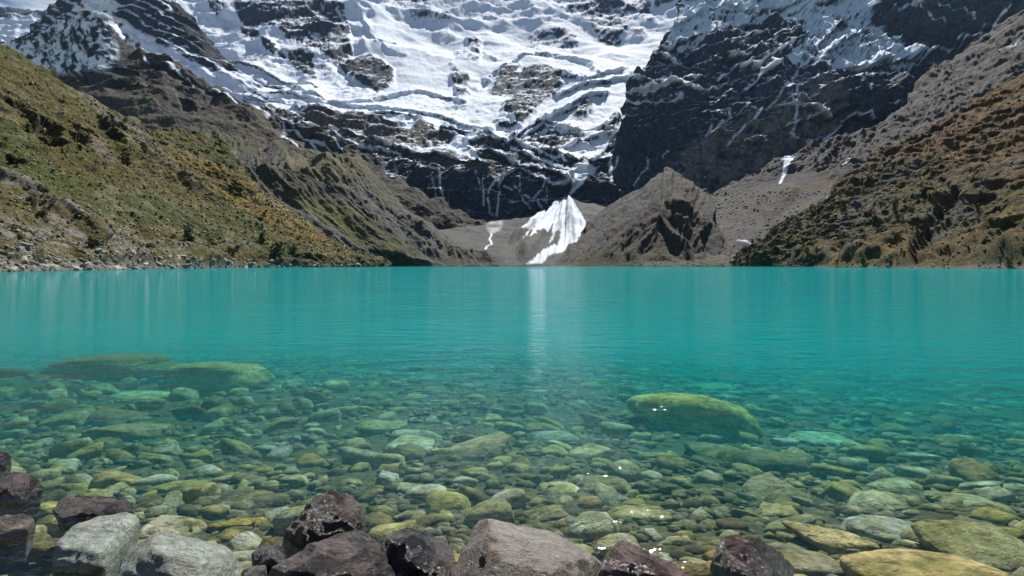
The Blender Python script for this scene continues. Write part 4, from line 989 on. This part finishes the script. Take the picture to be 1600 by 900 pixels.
anch = [(bx_, by_, n_) for (bx_, by_), n_ in zip([(q[0], q[1]) for q in BIGXY], [
 'largest boulder', 'far left dark-sided boulder', 'far left pale boulder', 'flat pale slab', 'dark flat slab', 'brown sloping boulder', 'low olive slab', 'speckled boulder', 'rounded grey-green boulder', 'square brown block', 'angular grey slab',
 'dark-edged yellowish boulder', 'dark mossy boulder', 'long mossy boulder', 'upper brown boulder', 'oval olive boulder', 'squat brown boulder', 'long low boulder', 'pale rounded boulder', 'thin pale slab', 'brown-topped boulder', 'rippled grey boulder',
 'corner olive boulder', 'wide yellow slab', 'grey-olive stone', 'greenish flat stone', 'mid-sized olive stone', 'right edge stone', 'round pale stone', 'yellow-olive slab', 'small brown stone', 'dark flat stone', 'lumpy olive stone', 'round brown stone',
 'flat yellowish stone', 'rear pale slab', 'far dark slab', 'faint slab', 'small round stone', 'pinkish slab'])]
items = []
for k, (x, y, R) in enumerate(ind):
    z = float(bed_z(np.array([x]), np.array([y]))[0]); ti = random.randrange(6)
    o = link('cobble', PROTO[k % len(PROTO)]); o.location = (x, y, z + R * .12); o.rotation_euler = (random.uniform(-.25, .25), random.uniform(-.25, .25), random.uniform(0, 6.28)); o.scale = (R, R * random.uniform(.8, 1), R * random.uniform(.8, 1.2))
    o.material_slots[0].link = 'OBJECT'; o.material_slots[0].material = TMAT[ti]
    px_, py_ = proj(np.array([x, y, z]))
    ax_, ay_, an = min(anch, key=lambda t: (t[0] - x) ** 2 + (t[1] - y) ** 2)
    dx_, dy_ = x - ax_, y - ay_
    dr = ('right of' if dx_ > 0 else 'left of') if abs(dx_) > abs(dy_) else ('beyond' if dy_ > 0 else 'in front of')
    far_ = 'close' if math.hypot(dx_, dy_) < .55 else 'farther'
    size = 'big' if R / y > .034 else 'small'
    items.append((o, px_, f'{size} {TONES[ti][0]} cobble {far_} {dr} the {an}', 'stone', 'cobbles on the lake bed'))
uniq(items)
def stone_mass(name, lst, sub, mat, tintseed, flat=.5, zf=None, protos=8, sink=.1, tiltmax=.3):
    r = np.random.default_rng(tintseed); PV = [cobble(5000 + tintseed + i, sub, flat, 4, 6 + 2 * (i % 4)) for i in range(protos)]
    Vs, Fs, Ts = [], [], []; off = 0
    for k, (x, y, R) in enumerate(lst):
        V, Fc = PV[k % protos]; a = r.uniform(0, 6.28); t = r.uniform(-tiltmax, tiltmax); c, s_ = math.cos(a), math.sin(a)
        W = V * R * np.array([1, r.uniform(.75, 1), r.uniform(.8, 1.2)])
        W = np.stack([W[:, 0], W[:, 1] * math.cos(t) - W[:, 2] * math.sin(t), W[:, 1] * math.sin(t) + W[:, 2] * math.cos(t)], 1)
        W = np.stack([W[:, 0] * c - W[:, 1] * s_, W[:, 0] * s_ + W[:, 1] * c, W[:, 2]], 1)
        z = zf[k] if zf is not None else 0
        Vs.append(W + np.array([x, y, z + R * sink])); Fs.append(Fc + off); off += len(V); Ts.append(np.full(len(V), r.random()))
    me = mesh_np(name, np.concatenate(Vs), np.concatenate(Fs), mat, True, {'tint': np.concatenate(Ts)})
    return link(name, me)
xs = np.array([s[0] for s in rest]); ys = np.array([s[1] for s in rest])
o = stone_mass('lake_bed_cobbles', rest, 2, mat_bed, 21, zf=bed_z(xs, ys)); tag(o, 'countless algae-covered cobbles covering the shallow lake bed', 'cobbles', kind='stuff')
r = np.random.default_rng(5); n = 15000
yy = 1.7 * (48 / 1.7) ** r.random(n); xx = (r.random(n) * 2 - 1) * (yy * .97 + 1); RR_ = (.018 + .05 * r.random(n) ** 2) * (1 + .10 * yy)
mat_peb = mat_bed.copy(); mat_peb.name = 'gravel_with_gap_shade'  # pebbles darkened too, shade between the cobbles put into their colour
for n_ in mat_peb.node_tree.nodes:
    if n_.type == 'VALTORGB':
        for e_ in n_.color_ramp.elements: e_.color = tuple(c * .62 for c in e_.color[:3]) + (1,)
    if n_.type == 'MIX' and n_.data_type == 'RGBA': n_.inputs[7].default_value = (.13, .115, .04, 1)
o = stone_mass('lake_bed_pebbles', list(zip(xx, yy, RR_)), 1, mat_peb, 33, zf=bed_z(xx, yy)); tag(o, 'small pebbles and gravel between the cobbles on the lake bed', 'pebbles', kind='stuff')

# ------------------------------------------------------------------ rocks standing out of the water at the near shore
def rock_mat(name, base, patch, tan, rough0, rough1, bump=.9, crack=.8):
    s = NT(name); tcn = s.n('ShaderNodeTexCoord'); geo = s.n('ShaderNodeNewGeometry')
    def N(sc, det, ro=.62, di=0.0, vec=None):
        n = s.n('ShaderNodeTexNoise', Scale=sc, Detail=det, Roughness=ro, Distortion=di); s.l(vec or geo.outputs['Position'], n.inputs['Vector']); return n
    mp = s.n('ShaderNodeMapping'); mp.inputs['Scale'].default_value = (1, 1, 3.2); mp.inputs['Rotation'].default_value = (.5, .35, .2); s.l(geo.outputs['Position'], mp.inputs[0])
    a = N(6, 9, .66, .8); b = N(26, 8, .7, .4, mp.outputs[0]); c = N(2.6, 5, .6, .5); d = N(110, 4, .6)
    vo = s.n('ShaderNodeTexVoronoi', feature='DISTANCE_TO_EDGE', Scale=9.0); dv = s.n('ShaderNodeMix', data_type='VECTOR'); dv.inputs[0].default_value = .22
    s.l(mp.outputs[0], dv.inputs[4]); s.l(a.outputs['Color'], dv.inputs[5]); s.l(dv.outputs[1], vo.inputs['Vector'])
    def MR(o, a0, a1, b0=0., b1=1.):
        m = s.n('ShaderNodeMapRange'); m.inputs[1].default_value = a0; m.inputs[2].default_value = a1; m.inputs[3].default_value = b0; m.inputs[4].default_value = b1; s.l(o, m.inputs[0]); return m.outputs[0]
    m1 = s.n('ShaderNodeMix', data_type='RGBA'); s.l(MR(a.outputs['Fac'], .46, .56), m1.inputs[0]); m1.inputs[6].default_value = (*base, 1); m1.inputs[7].default_value = (*patch, 1)
    m2 = s.n('ShaderNodeMix', data_type='RGBA'); s.l(MR(c.outputs['Fac'], .52, .66, 0, .75), m2.inputs[0]); s.l(m1.outputs[2], m2.inputs[6]); m2.inputs[7].default_value = (*tan, 1)
    sc = s.n('ShaderNodeVectorMath', operation='SCALE'); s.l(m2.outputs[2], sc.inputs[0]); s.l(MR(b.outputs['Fac'], .3, .7, .45, 1.5), sc.inputs['Scale'])
    sc2 = s.n('ShaderNodeVectorMath', operation='SCALE'); s.l(sc.outputs[0], sc2.inputs[0]); s.l(MR(vo.outputs['Distance'], 0, .02, crack, 1.), sc2.inputs['Scale'])
    h = s.n('ShaderNodeMath', operation='MULTIPLY_ADD'); h.inputs[1].default_value = .45; s.l(b.outputs['Fac'], h.inputs[0]); s.l(a.outputs['Fac'], h.inputs[2])
    h2 = s.n('ShaderNodeMath', operation='MULTIPLY_ADD'); h2.inputs[1].default_value = .12; s.l(d.outputs['Fac'], h2.inputs[0]); s.l(h.outputs[0], h2.inputs[2])
    h3 = s.n('ShaderNodeMath', operation='MULTIPLY_ADD'); h3.inputs[1].default_value = .06; s.l(MR(vo.outputs['Distance'], 0, .05), h3.inputs[0]); s.l(h2.outputs[0], h3.inputs[2])
    bp = s.n('ShaderNodeBump', Distance=.07, Strength=bump); s.l(h3.outputs[0], bp.inputs['Height'])
    B = s.n('ShaderNodeBsdfPrincipled'); s.l(sc2.outputs[0], B.inputs['Base Color']); s.l(bp.outputs[0], B.inputs['Normal']); s.l(MR(a.outputs['Fac'], .35, .65, rough0, rough1), B.inputs['Roughness'])
    s.l(B.outputs[0], s.out.inputs[0]); return s.m
m_wet = rock_mat("wet_purple_brown_rock", (.018, .014, .015), (.105, .082, .078), (.12, .065, .035), .18, .5)
m_wet2 = rock_mat("wet_black_rock", (.012, .012, .014), (.08, .076, .078), (.055, .045, .04), .16, .45)
m_tan = rock_mat("rough_brown_grey_rock", (.075, .06, .045), (.22, .195, .175), (.13, .08, .04), .32, .65, 1.0)
m_dry = rock_mat("pale_grey_green_rock", (.20, .235, .21), (.28, .32, .285), (.22, .20, .16), .5, .8, .8, .35)
m_red = rock_mat("wet_dark_red_rock", (.05, .024, .022), (.15, .10, .10), (.10, .045, .035), .15, .4)
m_tan2 = m_tan.copy(); m_tan2.name = 'brown_grey_rock_paler_up_right'
def _pale():  # paler base colour where the surface faces up and right
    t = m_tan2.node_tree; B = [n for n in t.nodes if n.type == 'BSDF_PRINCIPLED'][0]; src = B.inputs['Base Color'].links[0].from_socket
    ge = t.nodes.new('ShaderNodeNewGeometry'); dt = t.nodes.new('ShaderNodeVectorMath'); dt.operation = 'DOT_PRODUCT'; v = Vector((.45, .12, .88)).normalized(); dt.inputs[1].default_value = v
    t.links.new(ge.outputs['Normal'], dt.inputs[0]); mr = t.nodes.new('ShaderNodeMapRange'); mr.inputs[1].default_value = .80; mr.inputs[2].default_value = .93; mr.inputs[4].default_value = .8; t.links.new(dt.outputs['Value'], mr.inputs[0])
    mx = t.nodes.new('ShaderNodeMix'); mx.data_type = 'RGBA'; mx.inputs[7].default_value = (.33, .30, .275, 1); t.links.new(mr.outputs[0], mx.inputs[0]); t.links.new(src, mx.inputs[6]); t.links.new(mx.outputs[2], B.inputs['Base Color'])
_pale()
def shore_rock(name, pts, mat, label, seed, p=30, rough=.035, sub=6, sink=.35, base=None):
    P = np.array([unproj(*q) for q in pts]); cxy = P[:, :2].mean(0); zb_ = min(P[:, 2].min(), 0) - sink
    # foot of the rock, under the water
    foot = P.copy(); foot[:, 2] = zb_; foot[:, :2] = cxy + (foot[:, :2] - cxy) * (base or .95)
    A = np.concatenate([P, foot]); bm = bmesh.new(); vs_ = [bm.verts.new(q) for q in A]
    bmesh.ops.convex_hull(bm, input=vs_); bm.normal_update(); c = A.mean(0)
    pl = {}
    for f in bm.faces:
        n = np.array(f.normal[:]); d = float(np.dot(n, np.array(f.verts[0].co[:]) - c))
        if d < 0: n, d = -n, -d
        if f.calc_area() < 1e-6: continue
        pl[tuple(np.round(n, 2))] = (n, d)
    bm.free(); n = np.array([q[0] for q in pl.values()]); d = np.maximum(np.array([q[1] for q in pl.values()]), 1e-3)
    rg = np.random.default_rng(seed); cn_ = rg.normal(size=(46, 3)); cn_[:, 2] = np.abs(cn_[:, 2]) + .1; cn_ /= np.linalg.norm(cn_, axis=1, keepdims=True)
    cd = ((A - c) @ cn_.T).max(0) * rg.uniform(.86, .985, 46); n = np.concatenate([n, cn_[:16]]); d = np.concatenate([d, cd[:16] * .95]); p = max(p, 90)
    V, Fc = ICO[sub]; q = np.maximum(V @ n.T / d, 0); rad = 1 / (((q ** p).sum(1)) ** (1 / p))
    W = V * rad[:, None]; S = np.linalg.norm(P.max(0) - P.min(0))
    f9 = fbm(W[:, 0] / S * 22, W[:, 1] / S * 22, W[:, 2] / S * 22 + seed, 4, .6, seed + 11)
    f1 = fbm(W[:, 0] / S * 5 + seed, W[:, 1] / S * 5, W[:, 2] / S * 5, 7, .6, seed, True)
    st_ = saw((W @ np.array([.35, .5, 1.0]) / S * 9 + 1.4 * fbm(W[:, 0] / S * 3, W[:, 1] / S * 3, W[:, 2] / S * 3, 3, .5, seed + 7)), .75)
    ch = fbm(W[:, 0] / S * 2.4 + seed, W[:, 1] / S * 2.4, W[:, 2] / S * 2.4, 3, .5, seed + 3)
    rad2 = rad * (1 + rough * .8 * f1 + rough * .5 * f9 + rough * .6 * (st_ - .5) - rough * 1.6 * np.maximum(ch - .2, 0))
    W = V * rad2[:, None] * 1.06
    base_p = np.array([c[0], c[1], min(0, zb_)])
    me = mesh_np(name, W + c - base_p, Fc, mat); o = link(name, me); o.location = base_p
    tag(o, label, 'rock'); return o
SR = shore_rock
SR('shore_rock', [(81,859,2.15),(111,815,2.36),(146,796,2.5),(203,795,2.56),(214,812,2.5),(170,873,2.2),(142,858,2.13),(84,902,2.14),(165,903,2.17)], m_dry, 'pale grey-green block with a flat top and dark front, left of the pale slab', 31, 70, 0.035)
SR('shore_rock', [(248,832,2.16),(217,841,2.1),(162,899,1.9),(226,871,1.86),(270,889,1.82),(322,900,1.82),(378,870,2.12),(370,890,2.0),(232,930,1.84),(170,935,1.9),(330,935,1.82)], m_dry, 'pale grey-green slab sloping to the right at the bottom left', 32, 70, 0.029)
SR('shore_rock', [(86,800,2.7),(108,773,2.8),(160,771,2.92),(206,777,2.92),(211,795,2.82),(150,803,2.62),(100,815,2.6)], m_wet, 'dark wet purplish rock with a pointed left end behind the pale block', 33, 20, 0.058, 5, base=.55, sink=.24)
SR('shore_rock', [(-20,742,2.95),(22,735,3.05),(46,741,3.06),(70,753,3.0),(34,778,2.87),(-20,780,2.87)], m_wet, 'purplish rock cut by the left edge, larger of the two up there', 34, 20, 0.058, 5, base=.55, sink=.24)
SR('shore_rock', [(-30,703,3.35),(8,703,3.42),(19,712,3.42),(8,728,3.28),(-30,730,3.3)], m_wet, 'smallest purplish rock at the left edge, farthest from the camera', 35, 20, 0.058, 4, base=.55, sink=.24)
SR('shore_rock', [(-25,806,2.55),(40,804,2.6),(56,807,2.58),(42,826,2.5),(0,838,2.45),(-25,838,2.45)], m_tan, 'low wet yellowish-brown rock awash at the left edge', 36, 12, 0.058, 5, base=.55, sink=.24)
SR('shore_rock', [(442,821,2.45),(500,778,2.5),(519,767,2.6),(543,767,2.66),(565,788,2.66),(571,812,2.6),(540,827,2.45),(480,838,2.35)], m_wet, 'reddish-brown pyramid rock standing behind the dark boulder, left of the middle', 37, 26, 0.058)
SR('shore_rock', [(421,872,2.0),(410,902,1.95),(470,841,2.1),(526,827,2.22),(564,825,2.27),(583,838,2.26),(612,882,2.05),(620,907,2.0),(505,878,1.86),(565,872,1.9),(500,925,1.8),(590,925,1.86)], m_wet, 'dark rounded boulder in front of the reddish-brown pyramid rock', 38, 14, 0.052)
SR('shore_rock', [(394,857,2.25),(417,845,2.3),(446,852,2.3),(440,874,2.15),(398,882,2.15)], m_wet2, 'small bluish-black rock left of the dark rounded boulder', 39, 16, 0.058, 5)
SR('shore_rock', [(596,845,2.2),(631,830,2.26),(673,825,2.3),(702,841,2.26),(714,862,2.15),(716,905,2.0),(598,905,2.0),(650,862,1.96),(680,890,1.92)], m_wet2, 'jagged black rock between the dark boulder and the big pointed rock', 40, 20, 0.069)
SR('shore_rock', [(750,817,2.1),(778,823,2.3),(820,832,2.36),(890,844,2.38),(926,858,2.32),(949,893,2.15),(838,864,1.96),(893,899,1.85),(713,853,2.06),(706,902,1.9),(762,905,1.74),(832,932,1.72)], m_tan2, 'biggest shore rock, peaked at the left with a paler right side', 41, 34, 0.046)
SR('shore_rock', [(936,866,2.1),(966,842,2.2),(1001,851,2.22),(1032,870,2.15),(1088,903,2.12),(950,902,1.95),(1012,902,1.92)], m_red, 'dark red glossy rock at the bottom, right of the biggest shore rock', 42, 20, 0.052)
SR('shore_rock', [(1158,824,2.42),(1140,834,2.4),(1174,838,2.43),(1208,862,2.42),(1275,902,2.5),(1108,858,2.42),(1140,890,2.2),(1215,920,2.2)], m_red, 'dark rock whose wet tip breaks the surface, lower right', 43, 22, 0.052)

for q, mt, lb, sd_ in [
 ([(575,880,2.0),(600,868,2.1),(625,885,2.05),(612,915,1.9),(580,915,1.9)], m_wet2, 'small black rock wedged between the dark boulder and the jagged black rock', 51),
 ([(690,880,2.0),(712,868,2.1),(730,890,2.0),(715,920,1.85),(690,920,1.88)], m_wet, 'small dark rock wedged under the left end of the biggest shore rock', 52),
 ([(936,895,2.0),(958,884,2.08),(980,898,2.0),(960,925,1.9)], m_wet2, 'small black stone between the biggest shore rock and the dark red rock', 53),
 ([(378,888,2.15),(392,878,2.2),(412,884,2.2),(420,905,2.0),(385,910,2.0)], m_wet, 'small dark stone between the pale slab and the dark rounded boulder', 54)]:
    SR('shore_rock', q, mt, lb, sd_, 20, .05, 5)
m_alg = rock_mat("yellow_orange_water_moss", (.42, .27, .02), (.55, .38, .04), (.30, .20, .03), .5, .8, 1.0)
for (px, py, wd, lb) in [(372, 828, 46, 'yellow-orange mossy lump in the shallows behind the pale slab'), (402, 822, 34, 'smaller yellow-orange mossy lump just right of the first'), (150, 893, 40, 'yellow mossy patch at the foot of the pale grey-green block')]:
    P = bed_hit(px, py); R = wd / F * P[1] * .5; V, Fc = cobble(int(px), 4, .4, 3, 5, .45)
    o = link('moss', mesh_np('moss', V * R * (1 + .18 * fbm(V[:, 0] * 6, V[:, 1] * 6, V[:, 2] * 6, 5, .6, 9, True))[:, None], Fc, m_alg)); o.location = (P[0], P[1], P[2] + R * .25); tag(o, lb, 'moss')
# ------------------------------------------------------------------ scree along the shores and shrubs on the slopes
def plain_mat(name, col, var=.5, rough=.85, sc=3.0):
    s = NT(name); geo = s.n('ShaderNodeNewGeometry'); oi = s.n('ShaderNodeObjectInfo'); at = s.n('ShaderNodeAttribute', attribute_name='tint')
    n = s.n('ShaderNodeTexNoise', Scale=sc, Detail=6.0, Roughness=.65); s.l(geo.outputs['Position'], n.inputs['Vector'])
    ad = s.n('ShaderNodeMath', operation='ADD'); s.l(oi.outputs['Random'], ad.inputs[0]); s.l(at.outputs['Fac'], ad.inputs[1]); fr = s.n('ShaderNodeMath', operation='FRACT'); s.l(ad.outputs[0], fr.inputs[0])
    ad2 = s.n('ShaderNodeMath', operation='MULTIPLY_ADD'); ad2.inputs[1].default_value = .6; s.l(fr.outputs[0], ad2.inputs[0]); s.l(n.outputs['Fac'], ad2.inputs[2])
    mr = s.n('ShaderNodeMapRange'); mr.inputs[1].default_value = .3; mr.inputs[2].default_value = 1.3; mr.inputs[3].default_value = 1 - var; mr.inputs[4].default_value = 1 + var; s.l(ad2.outputs[0], mr.inputs[0])
    rgb = s.n('ShaderNodeRGB'); rgb.outputs[0].default_value = (*col, 1); vm = s.n('ShaderNodeVectorMath', operation='SCALE'); s.l(rgb.outputs[0], vm.inputs[0]); s.l(mr.outputs[0], vm.inputs['Scale'])
    b = s.n('ShaderNodeBsdfPrincipled', Roughness=rough); b.inputs['Specular IOR Level'].default_value = .2
    s.l(vm.outputs[0], b.inputs['Base Color']); s.l(b.outputs[0], s.out.inputs[0]); return s.m
m_frag = plain_mat("pale_shore_stone", (.30, .28, .25), .55); m_fragd = plain_mat("grey_hill_stone", (.17, .16, .15), .5)
FRAG = [mesh_np('shore_stone', *cobble(7000 + i, 2, .45, 7, 22, .05), m_frag, False) for i in range(8)]
def pick(name, fn, n, seed, maxtry=60):
    P2, N2, px, py = SURF[name]; r = np.random.default_rng(seed); H, W = px.shape; outp = []
    # choose evenly over the picture area of the sheet
    i = r.integers(0, H, n * maxtry); j = r.integers(0, W, n * maxtry)
    w_ = fn(px[i, j], py[i, j]); sel = np.nonzero(r.random(len(i)) < w_)[0][:n]
    return [(P2[i[k], j[k]], px[i[k], j[k]], py[i[k], j[k]]) for k in sel]
shore = pick('left_hillside', lambda a, b: ((a > -5) & (a < 560) & (b > 404 + a * .012)) * np.clip(1.1 - a / 700, 0, 1), 150, 71)
sh_items = []
for k, (P, a, b) in enumerate(shore):
    R = random.uniform(.35, .95) * (.6 + P[1] / 260)
    seg = 'at the left edge' if a < 60 else 'left of the round green bush' if a < 130 else 'below the round green bush' if a < 170 else 'left of the tall dark bush' if a < 270 else 'below the tall dark bush' if a < 310 else 'left of the wide thicket' if a < 400 else 'below the wide thicket' if a < 460 else 'beyond the wide thicket'
    o = link('shore_stone', FRAG[k % 8]); o.location = P + np.array([0, 0, .1]); o.scale = (R * 1.3, R, R * random.uniform(.7, 1.2)); o.rotation_euler = (random.uniform(-.4, .4), random.uniform(.1, .6), random.uniform(0, 6.28))
    hh = 'at the waterline' if b > 418.5 - a * .006 else 'above the waterline'; sz = 'larger' if R > .65 * (.6 + P[1] / 260) else 'smaller'
    sh_items.append((o, a, f'{sz} pale stone {hh} {seg}', 'stone', 'pale stones on the left waterline'))
uniq(sh_items)
def mass_on(name, sheet_name, fn, n, seed, r0, r1, mat, label, cat, sub=1, flat=.45):
    pk = pick(sheet_name, fn, n, seed); r = np.random.default_rng(seed)
    lst = [(q[0][0], q[0][1], (r0 + (r1 - r0) * r.random() ** 3) * (.5 + q[0][1] / 300)) for q in pk]
    o = stone_mass(name, lst, sub, mat, seed, flat, np.array([q[0][2] for q in pk]), tiltmax=.5); tag(o, label, cat, kind='stuff')
mass_on('hillside_stones', 'left_hillside', lambda a, b: np.clip(.25 + (b - 250) / 300 * (a < 330), .12, 1) * (a > -60), 3800, 81, .18, .7, m_frag, 'loose pale stones strewn over the left hillside', 'stones')
mass_on('waterline_stones', 'left_hillside', lambda a, b: (b > 409 + a * .01) * 1.0, 1500, 82, .15, .5, m_frag, 'small pale rubble along the left waterline', 'stones')
mass_on('slope_stones', 'right_hillside', lambda a, b: np.clip(.3 + (b > 412) * .7, 0, 1), 2600, 83, .22, .9, m_fragd, 'grey stones strewn over the right hillside and its waterline', 'stones')
mass_on('valley_stones', 'stony_slope', lambda a, b: ((b > 300) & (a < 1320)) * 1.0, 1600, 84, .2, .8, m_fragd, 'grey boulders scattered over the scree behind the lake', 'stones')

m_leaf = plain_mat("shrub_leaf", (.062, .075, .022), .55, .7, 1.2); m_leafd = plain_mat("dark_shrub_leaf", (.036, .05, .018), .5, .7, 1.2); m_leafy = plain_mat("yellow_green_shrub_leaf", (.13, .125, .03), .5, .7, 1.2)
def shrub_mesh(seed, n=420, tall=1.0, mat=None):
    r = np.random.default_rng(seed); lobes = r.normal(size=(7, 3)) * [.38, .38, .28 * tall] + [0, 0, .55 * tall]; rad = r.uniform(.25, .48, 7)
    k = r.integers(0, 7, n); dirs = r.normal(size=(n, 3)); dirs /= np.linalg.norm(dirs, axis=1, keepdims=True)
    c = lobes[k] + dirs * (rad[k] * r.uniform(.55, 1.05, n))[:, None]; c[:, 2] = np.abs(c[:, 2])
    a = r.normal(size=(n, 3)); a /= np.linalg.norm(a, axis=1, keepdims=True); b = np.cross(a, r.normal(size=(n, 3))); b /= np.linalg.norm(b, axis=1, keepdims=True)
    s_ = r.uniform(.07, .16, n)[:, None]
    V = np.stack([c - a * s_, c + b * s_ * .6, c + a * s_, c - b * s_ * .6], 1).reshape(-1, 3); Fq = np.arange(4 * n).reshape(n, 4)
    # a few stems down to the ground
    for q in range(5):
        t = lobes[q]; V = np.concatenate([V, [[-.03, 0, -.1], [.03, 0, -.1], t + [.02, 0, 0], t - [.02, 0, 0]]]); Fq = np.concatenate([Fq, [[len(V) - 4, len(V) - 3, len(V) - 2, len(V) - 1]]])
    return mesh_np('shrub', V, Fq, mat, False, {'tint': r.random(len(V) // 4).repeat(4)})
SHR = [shrub_mesh(90 + i, 420, 1.0 + .25 * (i % 3), [m_leaf, m_leafd, m_leafy, m_leafd][i % 4]) for i in range(8)]
def trunk_mesh():
    a = np.arange(7) / 7 * 2 * math.pi; prof = [(-.15, .09, 0), (.2, .06, .02), (.5, .045, -.03), (.85, .02, .02)]
    V = np.concatenate([np.stack([np.cos(a) * r_ + ox, np.sin(a) * r_, np.full(7, z_)], 1) for z_, r_, ox in prof]); Fq = [(k * 7 + i, k * 7 + (i + 1) % 7, (k + 1) * 7 + (i + 1) % 7, (k + 1) * 7 + i) for k in range(3) for i in range(7)]
    return mesh_np('trunk', V, Fq, plain_mat('bark', (.09, .07, .05)), True)
TRUNK = trunk_mesh()
def on_sheet(name, a, b):
    P2, N2, px, py = SURF[name]; k = np.argmin((px - a) ** 2 + (py - b) ** 2); return P2.reshape(-1, 3)[k]
for (nm, a, b, wpx, tall, mi, lab) in [
 ('left_hillside', 140, 400, 30, .8, 0, 'round green bush just above the left waterline'),
 ('left_hillside', 288, 388, 22, 1.3, 1, 'tall dark bush on the left hillside near the water'),
 ('left_hillside', 362, 400, 18, .9, 3, 'small dark bush between the tall dark bush and the wide thicket'),
 ('left_hillside', 405, 385, 16, 1.3, 1, 'dark bush at the upper left end of the wide thicket'),
 ('left_hillside', 428, 402, 34, .7, 0, 'wide olive thicket low on the left hillside'),
 ('left_hillside', 452, 400, 24, .7, 4, 'olive bush at the right end of the wide thicket'),
 ('left_hillside', 404, 352, 11, 1.3, 3, 'small dark bush alone on the ochre part of the left hillside'),
 ('left_hillside', 12, 392, 34, .7, 2, 'yellow-green bush at the left edge above the waterline'),
 ('left_hillside', 32, 380, 24, .7, 6, 'yellow-green bush above the one at the left edge'),
 ('left_hillside', 225, 402, 18, .7, 0, 'small green bush on the stones right of the round green bush'),
 ('right_hillside', 1376, 372, 14, 2.0, 1, 'tall dark narrow tree on the right hillside'),
 ('right_hillside', 1360, 352, 13, 1.6, 3, 'dark tree left of and above the tall narrow one'),
 ('right_hillside', 1182, 404, 10, 1.4, 3, 'dark bush at the left foot of the right hillside'),
 ('right_hillside', 1450, 330, 16, 1.4, 1, 'dark bush above the gully of the right hillside')]:
    P = on_sheet(nm, a, b); R = wpx / F * P[1] * .55
    o = bpy.data.objects.new('tree' if 'tree' in lab else 'shrub', None); scene.collection.objects.link(o); o.empty_display_size = .1
    o.location = P; o.scale = (R, R, R * tall); o.rotation_euler = (0, 0, random.uniform(0, 6.28)); tag(o, lab, 'bush' if 'tree' not in lab else 'tree')
    link('crown', SHR[mi], o); link('trunk', TRUNK, o)
bu_items = []
for nm, n, fn, grp, lab, r0, r1 in [
 ('left_hillside', 60, lambda a, b: (b > 340) * (a > 200) * 1.0, 'low bushes dotted over the left hillside', 'one of the small low bushes dotted over the left hillside', .5, 1.3),
 ('right_hillside', 120, lambda a, b: (b > 270) * np.clip((b - 250) / 120, 0, 1) * (a < 1620), 'small bushes dotted over the right hillside', 'one of the small dark bushes dotted over the right hillside', .9, 2.3)]:
    for k, (P, a, b) in enumerate(pick(nm, fn, n, 95 + n)):
        R = random.uniform(r0, r1) * (.6 + P[1] / 500); o = link('shrub', SHR[(k * 3) % 8]); o.location = P; o.scale = (R, R, R * random.uniform(.7, 1.3)); o.rotation_euler = (0, 0, random.uniform(0, 6.28))
        tone = ['olive', 'dark', 'yellow-green', 'dark'][((k * 3) % 8) % 4]
        if nm == 'left_hillside': where = ('low' if b > 395 else 'halfway up' if b > 365 else 'high') + ' left hillside, ' + ('left of tall dark bush' if a < 280 else 'between tall bush and thicket' if a < 400 else 'above wide thicket' if a < 450 else 'right of wide thicket')
        else: where = ('by the water' if b > 400 else 'low' if b > 375 else 'halfway up' if b > 335 else 'high' ) + ' right hillside, ' + ('at its left foot' if a < 1200 else 'right of its left foot' if a < 1250 else 'well left of tall tree' if a < 1310 else 'just left of tall tree' if a < 1365 else 'just right of tall tree' if a < 1405 else 'left of the gully' if a < 1450 else 'right of the gully' if a < 1500 else 'well right of the gully' if a < 1550 else 'near right edge')
        bu_items.append((o, a, f'small {tone} bush {where}', 'bush', grp))

uniq(bu_items)
def tussocks(name, sn_, fn, n, seed, r0, r1, mat, label):
    pk = pick(sn_, fn, n, seed); r = np.random.default_rng(seed)
    lst = [(q[0][0], q[0][1], (r0 + (r1 - r0) * r.random() ** 2) * (.5 + q[0][1] / 300)) for q in pk]
    o = stone_mass(name, lst, 1, mat, seed, .8, np.array([q[0][2] for q in pk]), tiltmax=.3); tag(o, label, 'tussocks', kind='stuff')
tussocks('dark_tussocks', 'left_hillside', lambda a, b: (a > -60) * np.clip((b - 60) / 300, .2, 1), 2200, 301, .22, .6, m_leafd, 'countless dark grass tussocks on the left hillside')
tussocks('yellow_tussocks', 'left_hillside', lambda a, b: (a > -60) * 1.0, 2600, 302, .25, .7, m_leafy, 'countless yellow-green grass tussocks on the left hillside')
tussocks('dark_slope_tussocks', 'right_hillside', lambda a, b: np.clip((b - 150) / 200, 0, 1), 900, 303, .2, .6, m_leafd, 'countless dark scrub tufts on the right hillside')
tussocks('ochre_slope_tussocks', 'right_hillside', lambda a, b: np.clip((b - 150) / 200, 0, 1), 1700, 304, .25, .8, m_leafy, 'countless yellowish grass tufts on the right hillside')

# ------------------------------------------------------------------ mountain air
def haze():
    s = NT("mountain_air"); pv = s.n('ShaderNodeVolumePrincipled'); pv.inputs['Color'].default_value = (.42, .66, 1.0, 1); pv.inputs['Density'].default_value = 1.4e-5; pv.inputs['Anisotropy'].default_value = 0.0
    s.l(pv.outputs[0], s.out.inputs['Volume'])
    x0, x1, y0, y1, zb, zt = -9500, 9500, -9500, 9500, -17, 2600
    v = [(x0,y0,zb),(x1,y0,zb),(x1,y1,zb),(x0,y1,zb),(x0,y0,zt),(x1,y0,zt),(x1,y1,zt),(x0,y1,zt)]
    o = link('haze', mesh_np('haze', v, wf, s.m, False)); tag(o, kind='stuff')
HAZE = True
if HAZE: haze()
